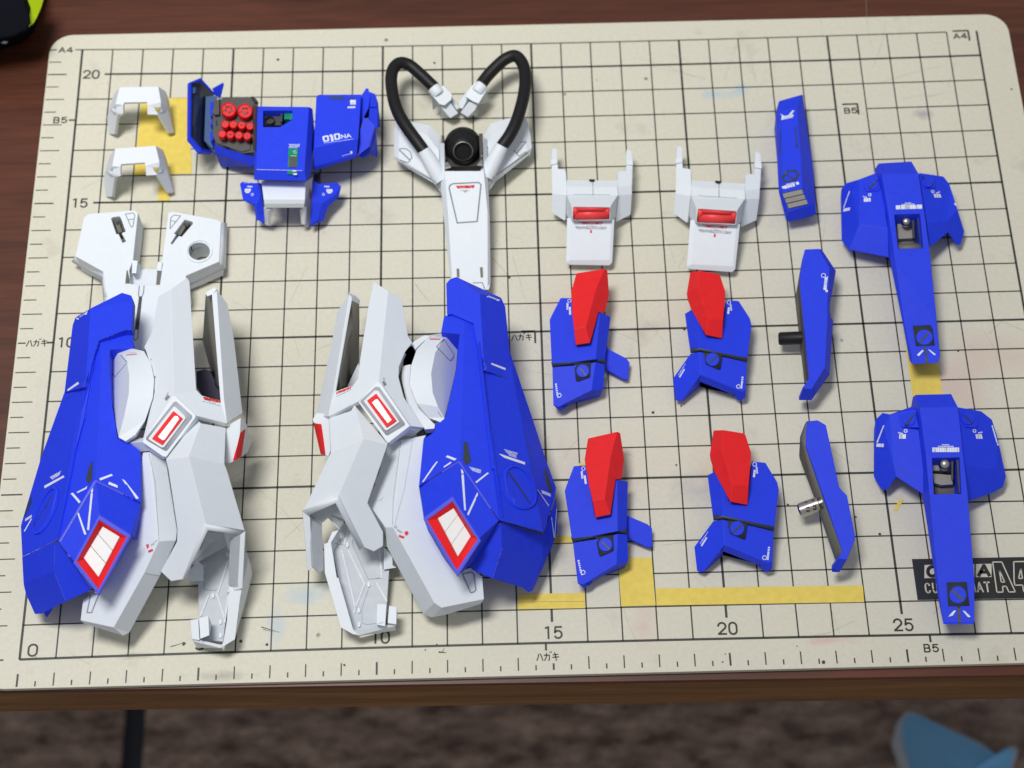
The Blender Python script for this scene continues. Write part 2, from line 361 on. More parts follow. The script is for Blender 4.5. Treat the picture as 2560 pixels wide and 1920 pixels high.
# grid correction measured on the real mat (its print is a little uneven)
CO = [(.0052,-.011),(-.1398,-.0028),(.0094,-.0633),(-.0134,.0246),(-.0034,-.017),(.0044,-.0115),(.137,-.001),(-.0055,.113),(.0458,-.0099),(-.0042,.0053)]
def G(x, y, z=0.005):
    a, b = x/15-1, y/10.5-1; f = (1, a, b, a*a, a*b, b*b, a**3, a*a*b, a*b*b, b**3)
    return Vector((x + sum(c[0]*k for c, k in zip(CO, f)), y + sum(c[1]*k for c, k in zip(CO, f)), z))
def matmat():
    m = bpy.data.materials.new("cream_mat_vinyl"); m.use_nodes = True; n = m.node_tree; N = n.nodes; L = n.links; b = N["Principled BSDF"]
    tc = N.new("ShaderNodeTexCoord")
    def noise(sc, det=4, rough=.5):
        a = N.new("ShaderNodeTexNoise"); a.inputs["Scale"].default_value = sc; a.inputs["Detail"].default_value = det; a.inputs["Roughness"].default_value = rough; L.new(tc.outputs["Object"], a.inputs["Vector"]); return a
    def mix(f, a, bb):
        x = N.new("ShaderNodeMix"); x.data_type = 'RGBA'
        if f is not None: L.new(f, x.inputs[0])
        for i, q in ((6, a), (7, bb)):
            if isinstance(q, tuple): x.inputs[i].default_value = (*q, 1)
            else: L.new(q, x.inputs[i])
        return x.outputs[2]
    def ramp(a, p0, p1):
        r = N.new("ShaderNodeMapRange"); r.inputs[1].default_value = p0; r.inputs[2].default_value = p1; L.new(a.outputs["Fac"] if "Fac" in a.outputs else a.outputs["Distance"], r.inputs[0]); return r.outputs[0]
    base = mix(noise(18, 6).outputs["Fac"], (.625, .60, .49), (.685, .66, .55))
    gr = N.new('ShaderNodeMix'); gr.data_type = 'RGBA'; gr.blend_type = 'MULTIPLY'; gr.inputs[0].default_value = 1; L.new(base, gr.inputs[6]); L.new(mix(noise(800, 4, .7).outputs['Fac'], (.86, .87, .88), (1.12, 1.11, 1.10)), gr.inputs[7]); base = gr.outputs[2]
    base = mix(ramp(noise(45, 5, .6), .60, .85), base, (.45, .41, .33))          # smudges
    base = mix(ramp(noise(11, 3), .66, .80), base, (.63, .47, .41))               # pinkish stains
    base = mix(ramp(noise(7.3, 2), .70, .80), base, (.45, .54, .60))              # bluish stains
    v = N.new("ShaderNodeTexVoronoi"); v.inputs["Scale"].default_value = 70; L.new(tc.outputs["Object"], v.inputs["Vector"])
    sp = N.new("ShaderNodeMapRange"); sp.inputs[1].default_value = .06; sp.inputs[2].default_value = .03; L.new(v.outputs["Distance"], sp.inputs[0])
    gate = ramp(noise(33, 1), .58, .62)
    mu = N.new("ShaderNodeMath"); mu.operation = 'MULTIPLY'; L.new(sp.outputs[0], mu.inputs[0]); L.new(gate, mu.inputs[1])
    base = mix(mu.outputs[0], base, (.20, .18, .15))
    sx = N.new("ShaderNodeSeparateXYZ"); L.new(tc.outputs["Object"], sx.inputs[0])
    def mth(op, *a):
        q = N.new("ShaderNodeMath"); q.operation = op
        for i, v in enumerate(a):
            if isinstance(v, (int, float)): q.inputs[i].default_value = v
            else: L.new(v, q.inputs[i])
        return q.outputs[0]
    blot = noise(120, 5, .65).outputs["Fac"]
    for u, v, rx, ry, col, k in ((1790,238,.75,.30,(.34,.52,.66),.75), (1850,225,.35,.3,(.34,.52,.66),.7), (760,1488,.9,.35,(.42,.55,.66),.6), (690,1560,.35,.8,(.42,.55,.66),.55), (1611,1560,.45,.9,(.66,.42,.38),.5), (2075,1600,1.0,.18,(.66,.30,.30),.6),
                                (1735,1228,.8,.7,(.42,.42,.42),.55), (1130,1430,.5,.5,(.5,.5,.5),.3), (2310,285,.4,.25,(.35,.33,.36),.7), (1380,760,.9,.3,(.66,.48,.44),.4), (330,1640,.9,.12,(.30,.28,.22),.6), (560,1690,1.2,.2,(.30,.28,.22),.6), (1100,1440,.3,.5,(.5,.5,.45),.3)):
        p = P3('W', u, v, 0); dx = mth('DIVIDE', mth('SUBTRACT', sx.outputs[0], (p.x-15)*S), rx*S); dy = mth('DIVIDE', mth('SUBTRACT', sx.outputs[1], (p.y-10.5)*S), ry*S)
        d = mth('SQRT', mth('ADD', mth('MULTIPLY', dx, dx), mth('MULTIPLY', dy, dy)))
        f = mth('MULTIPLY', mth('MAXIMUM', mth('SUBTRACT', 1.0, mth('ADD', d, mth('MULTIPLY', mth('SUBTRACT', blot, .5), 2.4))), 0.0), k)
        base = mix(mth('MINIMUM', f, .8), base, col)
    L.new(base, b.inputs["Base Color"]); b.inputs["Roughness"].default_value = .5; b.inputs["Specular IOR Level"].default_value = .35
    bp = N.new("ShaderNodeBump"); bp.inputs["Strength"].default_value = .2; bp.inputs["Distance"].default_value = .0002; L.new(noise(1600, 2).outputs["Fac"], bp.inputs["Height"]); L.new(bp.outputs[0], b.inputs["Normal"])
    return m
VINYL = matmat(); MATINK = mat("mat_print", (0.030, 0.034, 0.028), 0.5, noise=.25, bump=0); LOGO = mat("logo_print", (0.012, 0.013, 0.016), 0.45, noise=.2, bump=0); CREAM = mat("cream_print", (.60, .56, .45), .5, bump=0)
thing("cutting_mat", "cream cutting mat printed with a black centimetre grid and rulers", "cutting mat", (15, 10.5, 0))
def rrect(x0, x1, y0, y1, r):
    q = []
    for cx, cy, a in ((x1-r, y1-r, 0), (x0+r, y1-r, 90), (x0+r, y0+r, 180), (x1-r, y0+r, 270)):
        for i in range(9): t = math.radians(a + i * 11.25); q.append((cx + r*math.cos(t), cy + r*math.sin(t)))
    return q
prism("mat_sheet", rrect(-1.15, 31.13, -0.9, 21.72, 0.75), -0.2, 0.0, VINYL, 0.03)
def mstrip(m, a, b, wd, z=0.006, n=None):
    L = math.hypot(b[0]-a[0], b[1]-a[1])
    if L < 1e-5: return
    n = n or max(1, int(L / 1.5)); dx, dy = (b[0]-a[0])/L, (b[1]-a[1])/L; V = []
    for i in range(n + 1):
        x, y = a[0]+(b[0]-a[0])*i/n, a[1]+(b[1]-a[1])*i/n
        V += [G(x-dy*wd/2, y+dx*wd/2, z), G(x+dy*wd/2, y-dx*wd/2, z)]
    ink(m, V, [(2*i, 2*i+1, 2*i+3, 2*i+2) for i in range(n)])
def group_ink(name):
    for k, (m, V, F) in list(cur.ink.items()): mk(name if m is MATINK else name + '_light', V, F, m, 'root', hit=False)
    cur.ink = {}
FINE, THICK = 0.041, 0.069
for x in range(0, 31):
    y0, y1 = 0.0, 21.0
    if x in (5, 10, 15, 20, 25): y0 = 0.62
    if x == 29: pass
    mstrip(MATINK, (x, y0), (x, y1), THICK if x % 5 == 0 else FINE); group_ink("grid_line")
for y in range(0, 22):
    x0, x1 = 0.0, 30.0
    if y in (5, 10, 15, 20): x0 = 0.80
    if y == 21: x0 = -.24; x1 = 29.0
    mstrip(MATINK, (x0, y), (25.0 if y == 18 else x1, y), THICK if y % 5 == 0 else FINE)
    if y == 18: mstrip(MATINK, (26, y), (x1, y), FINE)
    group_ink("grid_line")
for i in range(0, 60):
    x = i / 2
    if i % 2 == 0: mstrip(MATINK, (x, -.42 if x != 15 else -.60), (x, -.79), .055 if x % 5 == 0 else .036)
    else: mstrip(MATINK, (x, -.64), (x, -.79), .04)
    group_ink("ruler_tick")
for i in range(0, 43):
    y = i / 2
    if i == 20 or i == 42: mstrip(MATINK, (-1.07, y), (-.84, y), .045)
    else: mstrip(MATINK, (-1.05, y), (-.44 if i % 2 == 0 else -.66, y), .045 if i % 10 == 0 else .033)
    group_ink("ruler_tick")
for a_, b_ in (((-.20, 10), (0, 10)), ((-.23, 18.18), (-.02, 18.18)), ((14.8, -.02), (14.8, -.22)), ((25.7, -.02), (25.7, -.22))): mstrip(MATINK, a_, b_, .06); group_ink("size_mark")
for (x, y, lx, ly) in ((29.72, 21.03, .52, .42), (25.72, 18.2, .5, .42), (14.8, 10.02, .42, .42)):
    group_ink('size_mark'); mstrip(MATINK, (x-lx, y), (x+.02, y), .06); mstrip(MATINK, (x, y), (x, y-ly), .06, .0063)
group_ink("size_mark")
# printed characters (drawn as strokes)
def arc(cx, cy, rx, ry, a0, a1, n=10): return [(cx+rx*math.cos(math.radians(a0+(a1-a0)*i/n)), cy+ry*math.sin(math.radians(a0+(a1-a0)*i/n))) for i in range(n+1)]
GL = {'0': [arc(.5,.68,.42,.32,0,180)+arc(.5,.32,.42,.32,180,360)+[(.92,.68)]], '1': [[(.3,.9),(.62,1.0),(.62,0)]],
 '2': [[(.08,.72)]+arc(.5,.7,.42,.3,170,-30)+[(.08,.03),(.95,.03)]], '5': [[(.88,.98),(.2,.98),(.12,.5)]+arc(.48,.33,.42,.32,130,-150)],
 'A': [[(0,0),(.5,1),(1,0)],[(.2,.33),(.8,.33)]], '4': [[(.72,0),(.72,1),(.02,.28),(1,.28)]],
 'B': [[(.1,0),(.1,1),(.6,1)]+arc(.62,.76,.28,.24,90,-90)+[(.1,.52)], arc(.64,.26,.3,.26,90,-90)+[(.1,0)]],
 'ハ': [[(.35,.85),(.28,.5),(.05,.05)],[(.6,.9),(.78,.5),(.95,.05)]], 'カ': [[(.05,.7),(.85,.7),(.8,.1),(.65,.05)],[(.42,.95),(.38,.5),(.1,.02)]],
 '゛': [[(.2,1),(.35,.8)],[(.6,1.05),(.75,.85)]], 'キ': [[(.1,.72),(.85,.78)],[(.03,.4),(.95,.46)],[(.38,1),(.6,0)]],
 'L': [[(.1,1),(.1,0),(.85,0)]], 'F': [[(.1,0),(.1,1),(.85,1)],[(.1,.52),(.75,.52)]], 'C': [arc(.5,.68,.4,.3,20,180)+arc(.5,.32,.4,.3,180,340)],
 'U': [[(.1,1),(.1,.32)]+arc(.5,.32,.4,.3,180,360)+[(.9,1)]], 'T': [[(0,1),(1,1)],[(.5,1),(.5,0)]], 'E': [[(.9,1),(.1,1),(.1,0),(.9,0)],[(.1,.5),(.8,.5)]],
 'R': [[(.1,0),(.1,1),(.6,1)]+arc(.6,.76,.3,.24,90,-90)+[(.1,.52)],[(.5,.52),(.95,0)]], 'M': [[(0,0),(.15,1),(.5,.2),(.85,1),(1,0)]], 'O': [arc(.5,.5,.45,.48,0,360,18)]}
def glyph(m, ch, x, y, wx, h, wd, slant=0.0, z=0.006):
    for st in GL[ch]:
        Q = [(x + (px + slant*py)*wx, y + py*h) for px, py in st]
        for i, (a, b) in enumerate(zip(Q, Q[1:])):
            L = math.hypot(b[0]-a[0], b[1]-a[1]) or 1; dx, dy = (b[0]-a[0])/L*wd*.3, (b[1]-a[1])/L*wd*.3
            mstrip(m, (a[0]-dx, a[1]-dy), (b[0]+dx, b[1]+dy), wd, z + .00004 * (i % 2), n=1)
def text(s, x, y, wx, h, gap, wd, m=None, slant=0.0):
    for i, ch in enumerate(s): glyph(m or MATINK, ch, x + i * (wx + gap), y, wx, h, wd, slant, .012 if m else .006)
    if m is None: group_ink("printed_number" if s[0].isdigit() else "printed_size_name")
text("0", .20, .09, .28, .33, .06, .055); text("5", 4.86, .10, .28, .33, .06, .055)
for n, x in (("10", 9.80), ("15", 14.73), ("20", 19.72), ("25", 24.72)): text(n, x, .13, .25, .34, .06, .055)
for n, y in (("10", 9.84), ("15", 14.84), ("20", 19.84)): text(n, .10, y, .24, .31, .05, .052)
text("A4", -.76, 20.9, .19, .20, .06, .042); text("B5", -.72, 18.08, .19, .21, .06, .042); text("A4", 29.22, 20.72, .19, .2, .05, .042)
text("B5", 25.26, 17.84, .19, .2, .05, .042); text("B5", 25.48, -.50, .18, .21, .06, .042)
def hagaki(x, y):
    glyph(MATINK, 'ハ', x, y, .19, .23, .032); glyph(MATINK, 'カ', x+.21, y, .19, .23, .032); glyph(MATINK, '゛', x+.36, y+.06, .1, .2, .022); glyph(MATINK, 'キ', x+.45, y, .19, .23, .032)
    group_ink("printed_size_name")
hagaki(-.82, 9.88); hagaki(14.52, -.52); hagaki(14.06, 9.70)
# printed maker's block
def quadp(m, x0, x1, y0, y1, z, sl=0):
    ink(m, [G(x0, y0, z), G(x1, y0, z), G(x1+sl, y1, z), G(x0+sl, y1, z)], [(0,1,2,3)])
quadp(LOGO, 25.5, 29.98, 1.03, 2.27, .008)
for (V_, name) in ((0, "logo_panel"),):
    m_, V, F = cur.ink.pop(LOGO.name); mk(name, V, F, m_, 'root', hit=False)
for i, ch in enumerate("OLFA"):
    x = 25.78 + i * .49; quadp(CREAM, x, x+.45, 1.68, 2.08, .012, .06); glyph(LOGO, ch, x+.09, 1.73, .30, .30, .10, .15, .016)
text("CUTTERMAT", 25.76, 1.24, .15, .28, .062, .045, CREAM)
def outline(m, P_, wd=.035):
    for a, b in zip(P_, P_[1:] + P_[:1]): mstrip(m, a, b, wd, .012, n=1)
ax = 27.78
outline(CREAM, [(ax+.02, 2.13), (ax+.28, 2.13), (ax+.52, 1.22), (ax+.34, 1.22), (ax+.29, 1.39), (ax+.19, 1.39), (ax+.17, 1.22), (ax, 1.22)])
outline(CREAM, [(ax+.17, 1.88), (ax+.27, 1.52), (ax+.17, 1.52)])
ax = 28.32
outline(CREAM, [(ax+.08, 2.13), (ax+.42, 2.13), (ax+.42, 1.62), (ax+.55, 1.62), (ax+.55, 1.42), (ax+.42, 1.42), (ax+.42, 1.22), (ax+.22, 1.22), (ax+.22, 1.42), (ax, 1.42), (ax, 1.55)])
outline(CREAM, [(ax+.25, 1.92), (ax+.25, 1.62), (ax+.14, 1.62)])
for k in (CREAM, LOGO):
    if k.name in cur.ink:
        m_, V, F = cur.ink.pop(k.name); mk("logo_lettering", V, F, m_, 'root', hit=False)
# knife nicks and ink spots on the mat
def spot(s, r):
    p = pts(s, z=.007)[0]; n = 9; q = [p + Vector((math.cos(6.283*i/n), math.sin(6.283*i/n), 0)) * r * random.uniform(.7, 1.15) for i in range(n)]
    ink(MATINK, q, [tuple(range(n))])
for s, r in (("U92,508", .055), ("U740,678", .04), ("U1418,553", .025), ("U1515,508", .03), ("T1540,500", .06), ("T2018,480", .05), ("C690,320", .045), ("W695,149", .05),
             ("N1115,1455", .05), ("N1385,1392", .035), ("O1145,378", .03), ("S103,972", .05), ("X1765,922", .025), ("X1788,857", .02), ("Y532,655", .07), ("Y310,520", .02),
             ("U430,130", .01), ("Z1390,838", .035), ("N1415,660", .05), ("R952,1503", .03), ("Q710,1035", .03), ("W1492,200", .02), ("I1785,45", .05), ("O2175,745", .04)): spot(s, r)
def nick(s, wd=.016):
    q = pts(s, z=.0065)
    for a, b in zip(q, q[1:]):
        d = (b-a).normalized(); sd = Vector((-d.y, d.x, 0)) * wd / 2; ink(MATINK, [a+sd, a-sd, b-sd*.3, b+sd*.3], [(0,1,2,3)])
nick("T1430,525 1550,490", .03); nick("U45,360 195,405", .03); nick("U60,380 150,400", .02); nick("U1530,570 1595,575", .05); nick("U1560,570 1580,535", .02); nick("D1500,1080 1640,1560", .006); nick("D490,1370 640,1560", .01); nick("D1290,1100 1500,1330", .008)
rs = random.Random(3)
SCR = mat("mat_scratch", (.40, .38, .31), .5, bump=0)
for i in range(90):
    x, y, a, l = rs.uniform(0, 30), rs.uniform(-.5, 21), rs.uniform(0, 3.14), rs.uniform(.3, 2.2); k = rs.uniform(-.25, .25)
    mstrip(SCR, (x, y), (x+l*math.cos(a)*.5, y+l*math.sin(a)*.5), .008, .0055, 1); mstrip(SCR, (x+l*math.cos(a)*.5, y+l*math.sin(a)*.5), (x+l*math.cos(a)*.5+l*math.cos(a+k)*.5, y+l*math.sin(a)*.5+l*math.sin(a+k)*.5), .006, .0055, 1)
group_ink("knife_nicks"); bpy.data.objects["knife_nicks_light"]["kind"] = "stuff"; bpy.data.objects["knife_nicks"]["kind"] = "stuff"

# ================================================================== masking tape patches
def tapemat():
    m = mat("yellow_masking_tape", (.84, .65, .13), .6, .3, .08, .0)
    n = m.node_tree; N = n.nodes; L = n.links; tc = N.new("ShaderNodeTexCoord"); mp = N.new("ShaderNodeMapping"); mp.inputs["Scale"].default_value = (25, 260, 1); L.new(tc.outputs["Object"], mp.inputs[0])
    a = N.new("ShaderNodeTexNoise"); a.inputs["Scale"].default_value = 3; a.inputs["Detail"].default_value = 5; L.new(mp.outputs[0], a.inputs["Vector"])
    bp = N.new("ShaderNodeBump"); bp.inputs["Strength"].default_value = .5; bp.inputs["Distance"].default_value = .0004; L.new(a.outputs["Fac"], bp.inputs["Height"]); L.new(bp.outputs[0], N["Principled BSDF"].inputs["Normal"])
    N["Principled BSDF"].inputs["Alpha"].default_value = .91
    return m
TAPE = tapemat()
def tape(s, label, seams=()):
    flush(); cur.root = None
    q = pts(s, z=.02); c = sum(q, Vector())/len(q)
    n = len(q); cur.at = c; cur.v = []; cur.f = []
    o = bpy.data.objects.new("masking_tape", None)
    me = bpy.data.meshes.new("masking_tape"); B = [v - Vector((0,0,.009)) for v in q]
    me.from_pydata([(v-c)*S for v in q+B], [], [tuple(range(n)), tuple(range(2*n-1, n-1, -1))] + [(i, (i+1)%n, n+(i+1)%n, n+i) for i in range(n)])
    me.materials.append(TAPE)
    bm = bmesh.new(); bm.from_mesh(me); bmesh.ops.recalc_face_normals(bm, faces=bm.faces); bm.to_mesh(me); bm.free()
    o = bpy.data.objects.new("masking_tape", me); C.objects.link(o); o.location = c*S
    o['label'] = label; o['category'] = "tape"; o['group'] = "masking tape stuck on the mat"
tape("A1118,775 1495,773 1515,1370 1058,1383", "large yellow masking tape patch beneath the two white arch caps")
tape("A1264,1386 1350,1384 1336,1583 1246,1585", "narrow yellow tape strip hanging below the lower white arch cap")
tape("X48,352 610,342 612,412 47,419", "upper of two thin yellow tape strips below the right leg's blue toe")
tape("X47,422 612,415 612,470 46,480", "lower of two thin yellow tape strips below the right leg's blue toe")
tape("X885,45 1170,50 1204,446 915,456", "upright yellow tape piece below the lower left red and blue plate")
tape("X1208,305 W2157,1463.5 2160.5,1505 X1210,448", "long level yellow tape strip running toward the printed maker's block")
tape("W2265,872 2341,870 2358,1003 2284,1004", "yellow tape piece between the two long blue shields")
tape("W1388,1341 1436,1339 1437,1356 1383,1358", "small yellow tape end between the right leg and a red and blue plate")
tape("S228,750 256,750 216,822 190,815", "tiny torn yellow tape scrap beside the lower long blue shield")
tape("O245,362 318,360 318,382 248,384", "thin yellow tape sliver under the top of the lower left red and blue plate")
cur.root = None
# ================================================================== small white arch caps
root = thing("arch_cap", "white arch cap, upper of the two at the mat's corner", "model part", P3('A', 1100, 900, 0), "white arch caps by the mat corner")
solid("arch_shell", "A945,688,1.5 1250,683,1.5 1272,806,1.45 912,822,1.45 1308,720,1.1 1324,862,1.1 900,745,1.1 866,862,1.1 1338,800,.2 1250,905,1.15 1336,1052,.05 1376,1050,.05 928,905,1.15 903,1060,.05 862,1060,.05 846,930,.2 975,830,1.42 972,900,1.25 892,846,1.3 918,846,1.3 914,878,1.2 888,878,1.2 1165,832,1.42 1165,903,1.25 1218,848,1.3 1268,848,1.3 1285,880,1.2 1235,880,1.2 1160,806,1.45 982,810,1.45",
  "abcwCDqd befc gadh eilf fjkl hmno hopg dqts qrut rmvu mhv hdsv wczy cfAz fjBA jxB xwyB", WHITE, .12, bevel=.02)
copy_to(root, "white arch cap, lower of the two, above the printed 15", "A945,688,1.5 1250,683,1.5 1374,1050,.05 866,1060,.05", "A912,1168,1.5 1225,1160,1.5 1374,1520,.05 845,1558,.05")

# ================================================================== blue torso with open missile pod
thing("blue_torso_assembly", "blue torso block with an open pod of red missiles and a white skirt", "model part", P3('B', 950, 900, 0))
cb = solid("chest_block", "B712,425,2.3 1190,430,2.3 1150,1015,2.4 703,1008,2.4 683,1105,1.9 1165,1118,1.9 1222,445,2.0 1215,900,2.0 1208,1045,1.7 688,760,2.2 765,465,2.3 1035,465,2.3 1035,545,2.3 920,615,2.3 765,615,2.3",
  "abcd|klmno dcfe bghifc adj dje".replace("adj dje", "ajd jed"), BLUE, zb=.5, bevel=.05)
box("socket_block", P3('B', 855, 540, 2.0), (1,0,0), (0,1,0), .60, .50, .8, 2.0, GUN, parent=cb)
sc_ = P3('B', 830, 572, 2.05); sweep("socket_ring", [sc_+Vector((0,0,-.2)), sc_+Vector((0,0,.12))], [.16,.15], GUN, caps=False, parent=cb)
box("socket_rib", P3('B', 935, 530, 2.15), (1,.1,0), (0,1,0), .06, .3, 1.2, 2.15, GUN, parent=cb)
box("green_insert", P3('B', 1000, 510, 2.15), (1,0,0), (0,1,0), .26, .28, 1.2, 2.15, GREEN, parent=cb)
raised("green_window", "B1003,818 1092,818 1080,1058 993,1056", GREEN, .07, parent=cb, sink=.1, hit=True); raised("window_insert", "B1010,893 1076,893 1070,990 1004,990", GUN, .02, .006, parent=cb)
for a, b in ((840, 1040), (858, 1045), (884, 1018)): line(INK_W, "B%d,%d %d,%d" % (b, a, 1075, a), .02, h=.04, dash=1.5)
line(INK_W, "B1035,1022 1070,1022", .04, h=.04); line(INK_W, "B1045,1052 1075,1052", .05, h=.04)
for y, x0, x1 in ((778, 1002, 1105), (787, 1012, 1098), (797, 1003, 1100), (806, 1003, 1085)): line(INK_W, "B%d,%d %d,%d" % (x0, y, x1, y), .022, dash=1.2)
line(INK_W, "B705,1010 1125,1019", .012, h=.006)
# open pod
pod = solid("missile_block", "B310,372,1.5 398,352,1.55 520,338,1.5 690,345,1.6 715,372,1.6 708,600,1.6 690,850,1.3 570,862,1.2 330,762,1.2 300,700,1.3 302,500,1.5", "abcdefghijk", GUN, zb=.15, bevel=.03)
for s, hh in (("B305,372 372,372 372,520 330,525 305,500", .16), ("B655,345 715,345 718,410 690,410", .14), ("B380,350 640,342 640,365 380,372", .08), ("B690,430 712,430 705,840 690,845", .1)): raised("block_rib", s, GUN, hh, parent=pod)
raised("block_plate", "B395,718 655,745 650,830 570,850 400,790", GUN, .05, parent=pod)
for x in (430, 520, 600): line(INK_D, "B%d,520 %d,555" % (x, x), .02)
line(INK_D, "B380,530 690,555", .025); line(INK_D, "B420,735 400,780 560,845 640,820", .025); line(INK_D, "B500,742 500,820", .02); line(INK_D, "B590,750 595,850", .02)
tr = bvh()
def missile(x, y, r, hh, nm):
    p = P3('B', x, y, 1.55 + hh); R_ = r / 3.687 / 82.0; ax_ = Vector((.1, -.40, 1)).normalized()
    t = p; b = p - ax_ * (hh + .3)
    o = sweep(nm, [b, t - ax_*.05, t, t - ax_*.03, t - ax_*.03], [R_, R_, R_*.93, R_*.8, R_*.02], RED, 24, smooth=30, hit=True)
    return o, t, R_
for x, y in ((447, 455), (598, 468)):
    o, t, r = missile(x, y, 74, .28, "large_missile")
    f, u, v = ('B', x, y)
    ring(INK_D, "B%d,%d" % (x, y), 27, .03)
    for a in (20, 92, 164, 236, 308): line(INK_D, "B%.1f,%.1f %.1f,%.1f" % (x+30*math.cos(math.radians(a)), y+26*math.sin(math.radians(a)), x+62*math.cos(math.radians(a)), y+54*math.sin(math.radians(a))), .025)
for i, (x, y) in enumerate(((415, 590), (490, 592), (567, 598), (643, 607), (387, 678), (462, 684), (541, 690), (618, 698))):
    o, t, r = missile(x, y, 38, .22, "small_missile"); a = math.radians((35, 60, 10, -30, 40, 8, -50, 70)[i])
    line(INK_D, "B%.1f,%.1f %.1f,%.1f" % (x-18*math.cos(a), y-15*math.sin(a), x+20*math.cos(a), y+15*math.sin(a)), .024)
# left hatch: a thin tray standing open
tray = solid("hatch_door", "B90,208,1.5 195,172,1.5 330,318,.8 240,340,.5 225,742,.5 300,852,.5 192,838,1.3 88,715,1.5", "abcdefgh", NAVY, .1, bevel=0)
solid("hatch_rim", "B86,206,1.72 196,170,1.72 335,322,1.0 306,850,.72 192,840,1.5 84,717,1.7 108,216,1.6 188,192,1.6 318,326,.95 292,828,.7 200,816,1.4 104,704,1.6", "abhg afl alg efl ekl" .replace("afl alg", "afLg").replace("L", "l") if False else "abhg bcih gafl flke edjk", BLUE, .16, bevel=.02)
solid("hatch_liner", "B237,335,.95 335,330,1.0 330,520,1.0 300,822,.9 222,742,.9", "abcde", STEEL, .08)
solid("hatch_fin", "B300,268,1.5 402,212,1.5 405,230,1.4 376,348,1.1 332,335,1.1", "abcde", BLUE, .15)
for s in ("B112,260 130,262 130,310 112,315", "B300,545 342,560 342,610 300,600"): raised("hatch_hinge", s, STEEL, .08)
solid("pod_side_bar", "B314,758,1.2 322,850,.9 668,978,.9 690,965,1.0 690,893,1.2 580,868,1.3 345,790,1.3", "abcdefg", BLUE, zb=.1)
solid("pod_side_bar", "B318,852,.9 668,980,.9 660,1000,.3 300,862,.3", "abcd", BLUE, .1)
for y0, y1 in ((385, 515), (655, 740), (575, 600)): plate("pod_side_rib", "B276,%d,1.2 306,%d,1.2 306,%d,1.2 280,%d,1.2" % (y0, y0, y1, y1), BLUE, .4)
# right pod
rp = solid("closed_pod", "B1256,335,1.9 1275,318,1.9 1672,316,1.9 1645,722,1.9 1232,805,1.9 1224,985,1.7 1630,875,1.7 1634,898,1.2 1230,1022,1.0", "abcde edgf fghi", BLUE, zb=.3, bevel=.04)
raised("pod_vent", "B1378,338 1505,338 1500,366 1376,366", SLOT, .015, parent=rp); line(SLOT, "B1510,345 1600,345 1596,366", .025); line(SLOT, "B1510,362 1560,362 1575,355", .02)
line(INK_W, "B1320,708 1362,700 1368,742 1330,750", .055, close=True); line(INK_W, "B1380,702 1397,692 1405,745", .075); line(INK_W, "B1424,687 1464,680 1471,724 1433,733", .055, close=True); word(INK_W, "NA", "B1490,725", "B1582,712", "B1480,688", .02)
line(INK_W, "B1325,766 1598,728", .012); line(INK_W, "B1568,380 1615,380", .10); line(INK_W, "B1570,398 1615,400", .10, dash=1.4); line(INK_W, "B1545,436 1617,434", .07, dash=1.6)
line(INK_W, "B1495,884 1575,862", .02, dash=1.3); shape(INK_W, "B1568,842 1588,840 1588,860 1575,870")
solid("outer_fin", "B1745,290,1.7 1800,312,1.7 1826,392,1.6 1822,620,1.4 1805,645,1.4 1740,540,1.6 1750,400,1.7", "abcdefg", BLUE, zb=.3, bevel=.03)
raised("fin_step", "B1752,375 1812,378 1810,438 1748,440", BLUE, .06)
solid("inner_fin", "B1675,318,1.7 1715,258,1.75 1738,262,1.75 1752,340,1.7 1740,440,1.7 1690,535,1.6 1652,590,1.5 1662,440,1.6", "abcdefgh", BLUE, zb=.4, bevel=.03)
solid("lower_fin", "B1690,530,1.9 1735,545,1.95 1797,602,1.8 1742,800,1.5 1640,882,1.4 1664,640,1.7", "abcdef", BLUE, zb=.5, bevel=.03)
solid("lower_fin_cover", "B1797,610,1.6 1804,640,1.5 1800,722,1.4 1746,862,1.1 1690,904,1.0 1646,888,1.2 1742,802,1.4", "abcdefg", BLUE, zb=.3, bevel=.03)
plate("pod_gap", "B1672,400,1.45 1690,400,1.45 1650,860,1.2 1628,860,1.2", GUN, .1)
# skirt: white channel between two blue wings
sk = []
for y, z in ((1120, 1.55), (1200, 1.62), (1285, 1.62), (1325, 1.56), (1350, 1.42), (1362, 1.2)): sk.append((y, z))
V = []
for (y, z) in sk:
    xl = 750 + (y-1120) * .13; xr = 1155 - max(0, (y-1250)) * .12
    V += ["%f,%f,%f" % (xl, y, z), "%f,%f,%f" % (xr, y, z)]
s = "B" + ' '.join(V); F = ' '.join(LET[2*i] + LET[2*i+1] + LET[2*i+3] + LET[2*i+2] for i in range(5))
solid("skirt_channel", s, F, WHITE2, .12, smooth=40, bevel=0.02)
plate("skirt_side", "B1157,1120,1.55 1222,1082,1.2 1212,1420,.5 1186,1542,.02 1146,1515,.05 1142,1372,1.15 1152,1290,1.55", GREYM, .1, label="light grey outer side of the channel")
plate("skirt_leg", "B772,1356,1.3 812,1384,1.3 812,1522,.25 780,1518,.25", WHITE2, .1); plate("skirt_leg", "B1104,1384,1.3 1146,1356,1.3 1150,1518,.25 1116,1512,.25", WHITE2, .1)
line(INK_R, "B1196,1190 1203,1280", .06, dash=1.5)
solid("skirt_wing", "B550,1140,.9 575,1120,.9 742,1132,1.1 755,1200,1.1 778,1506,.5 702,1480,.5 680,1345,.75 580,1292,.75 700,1332,1.0 722,1476,.7", "abcdih hig gijf dejic".replace("gijf dejic", "gijf dejic") if False else "abcdih gih gijf dejbi".replace("dejbi", "deji"), BLUE, .15, bevel=.03)
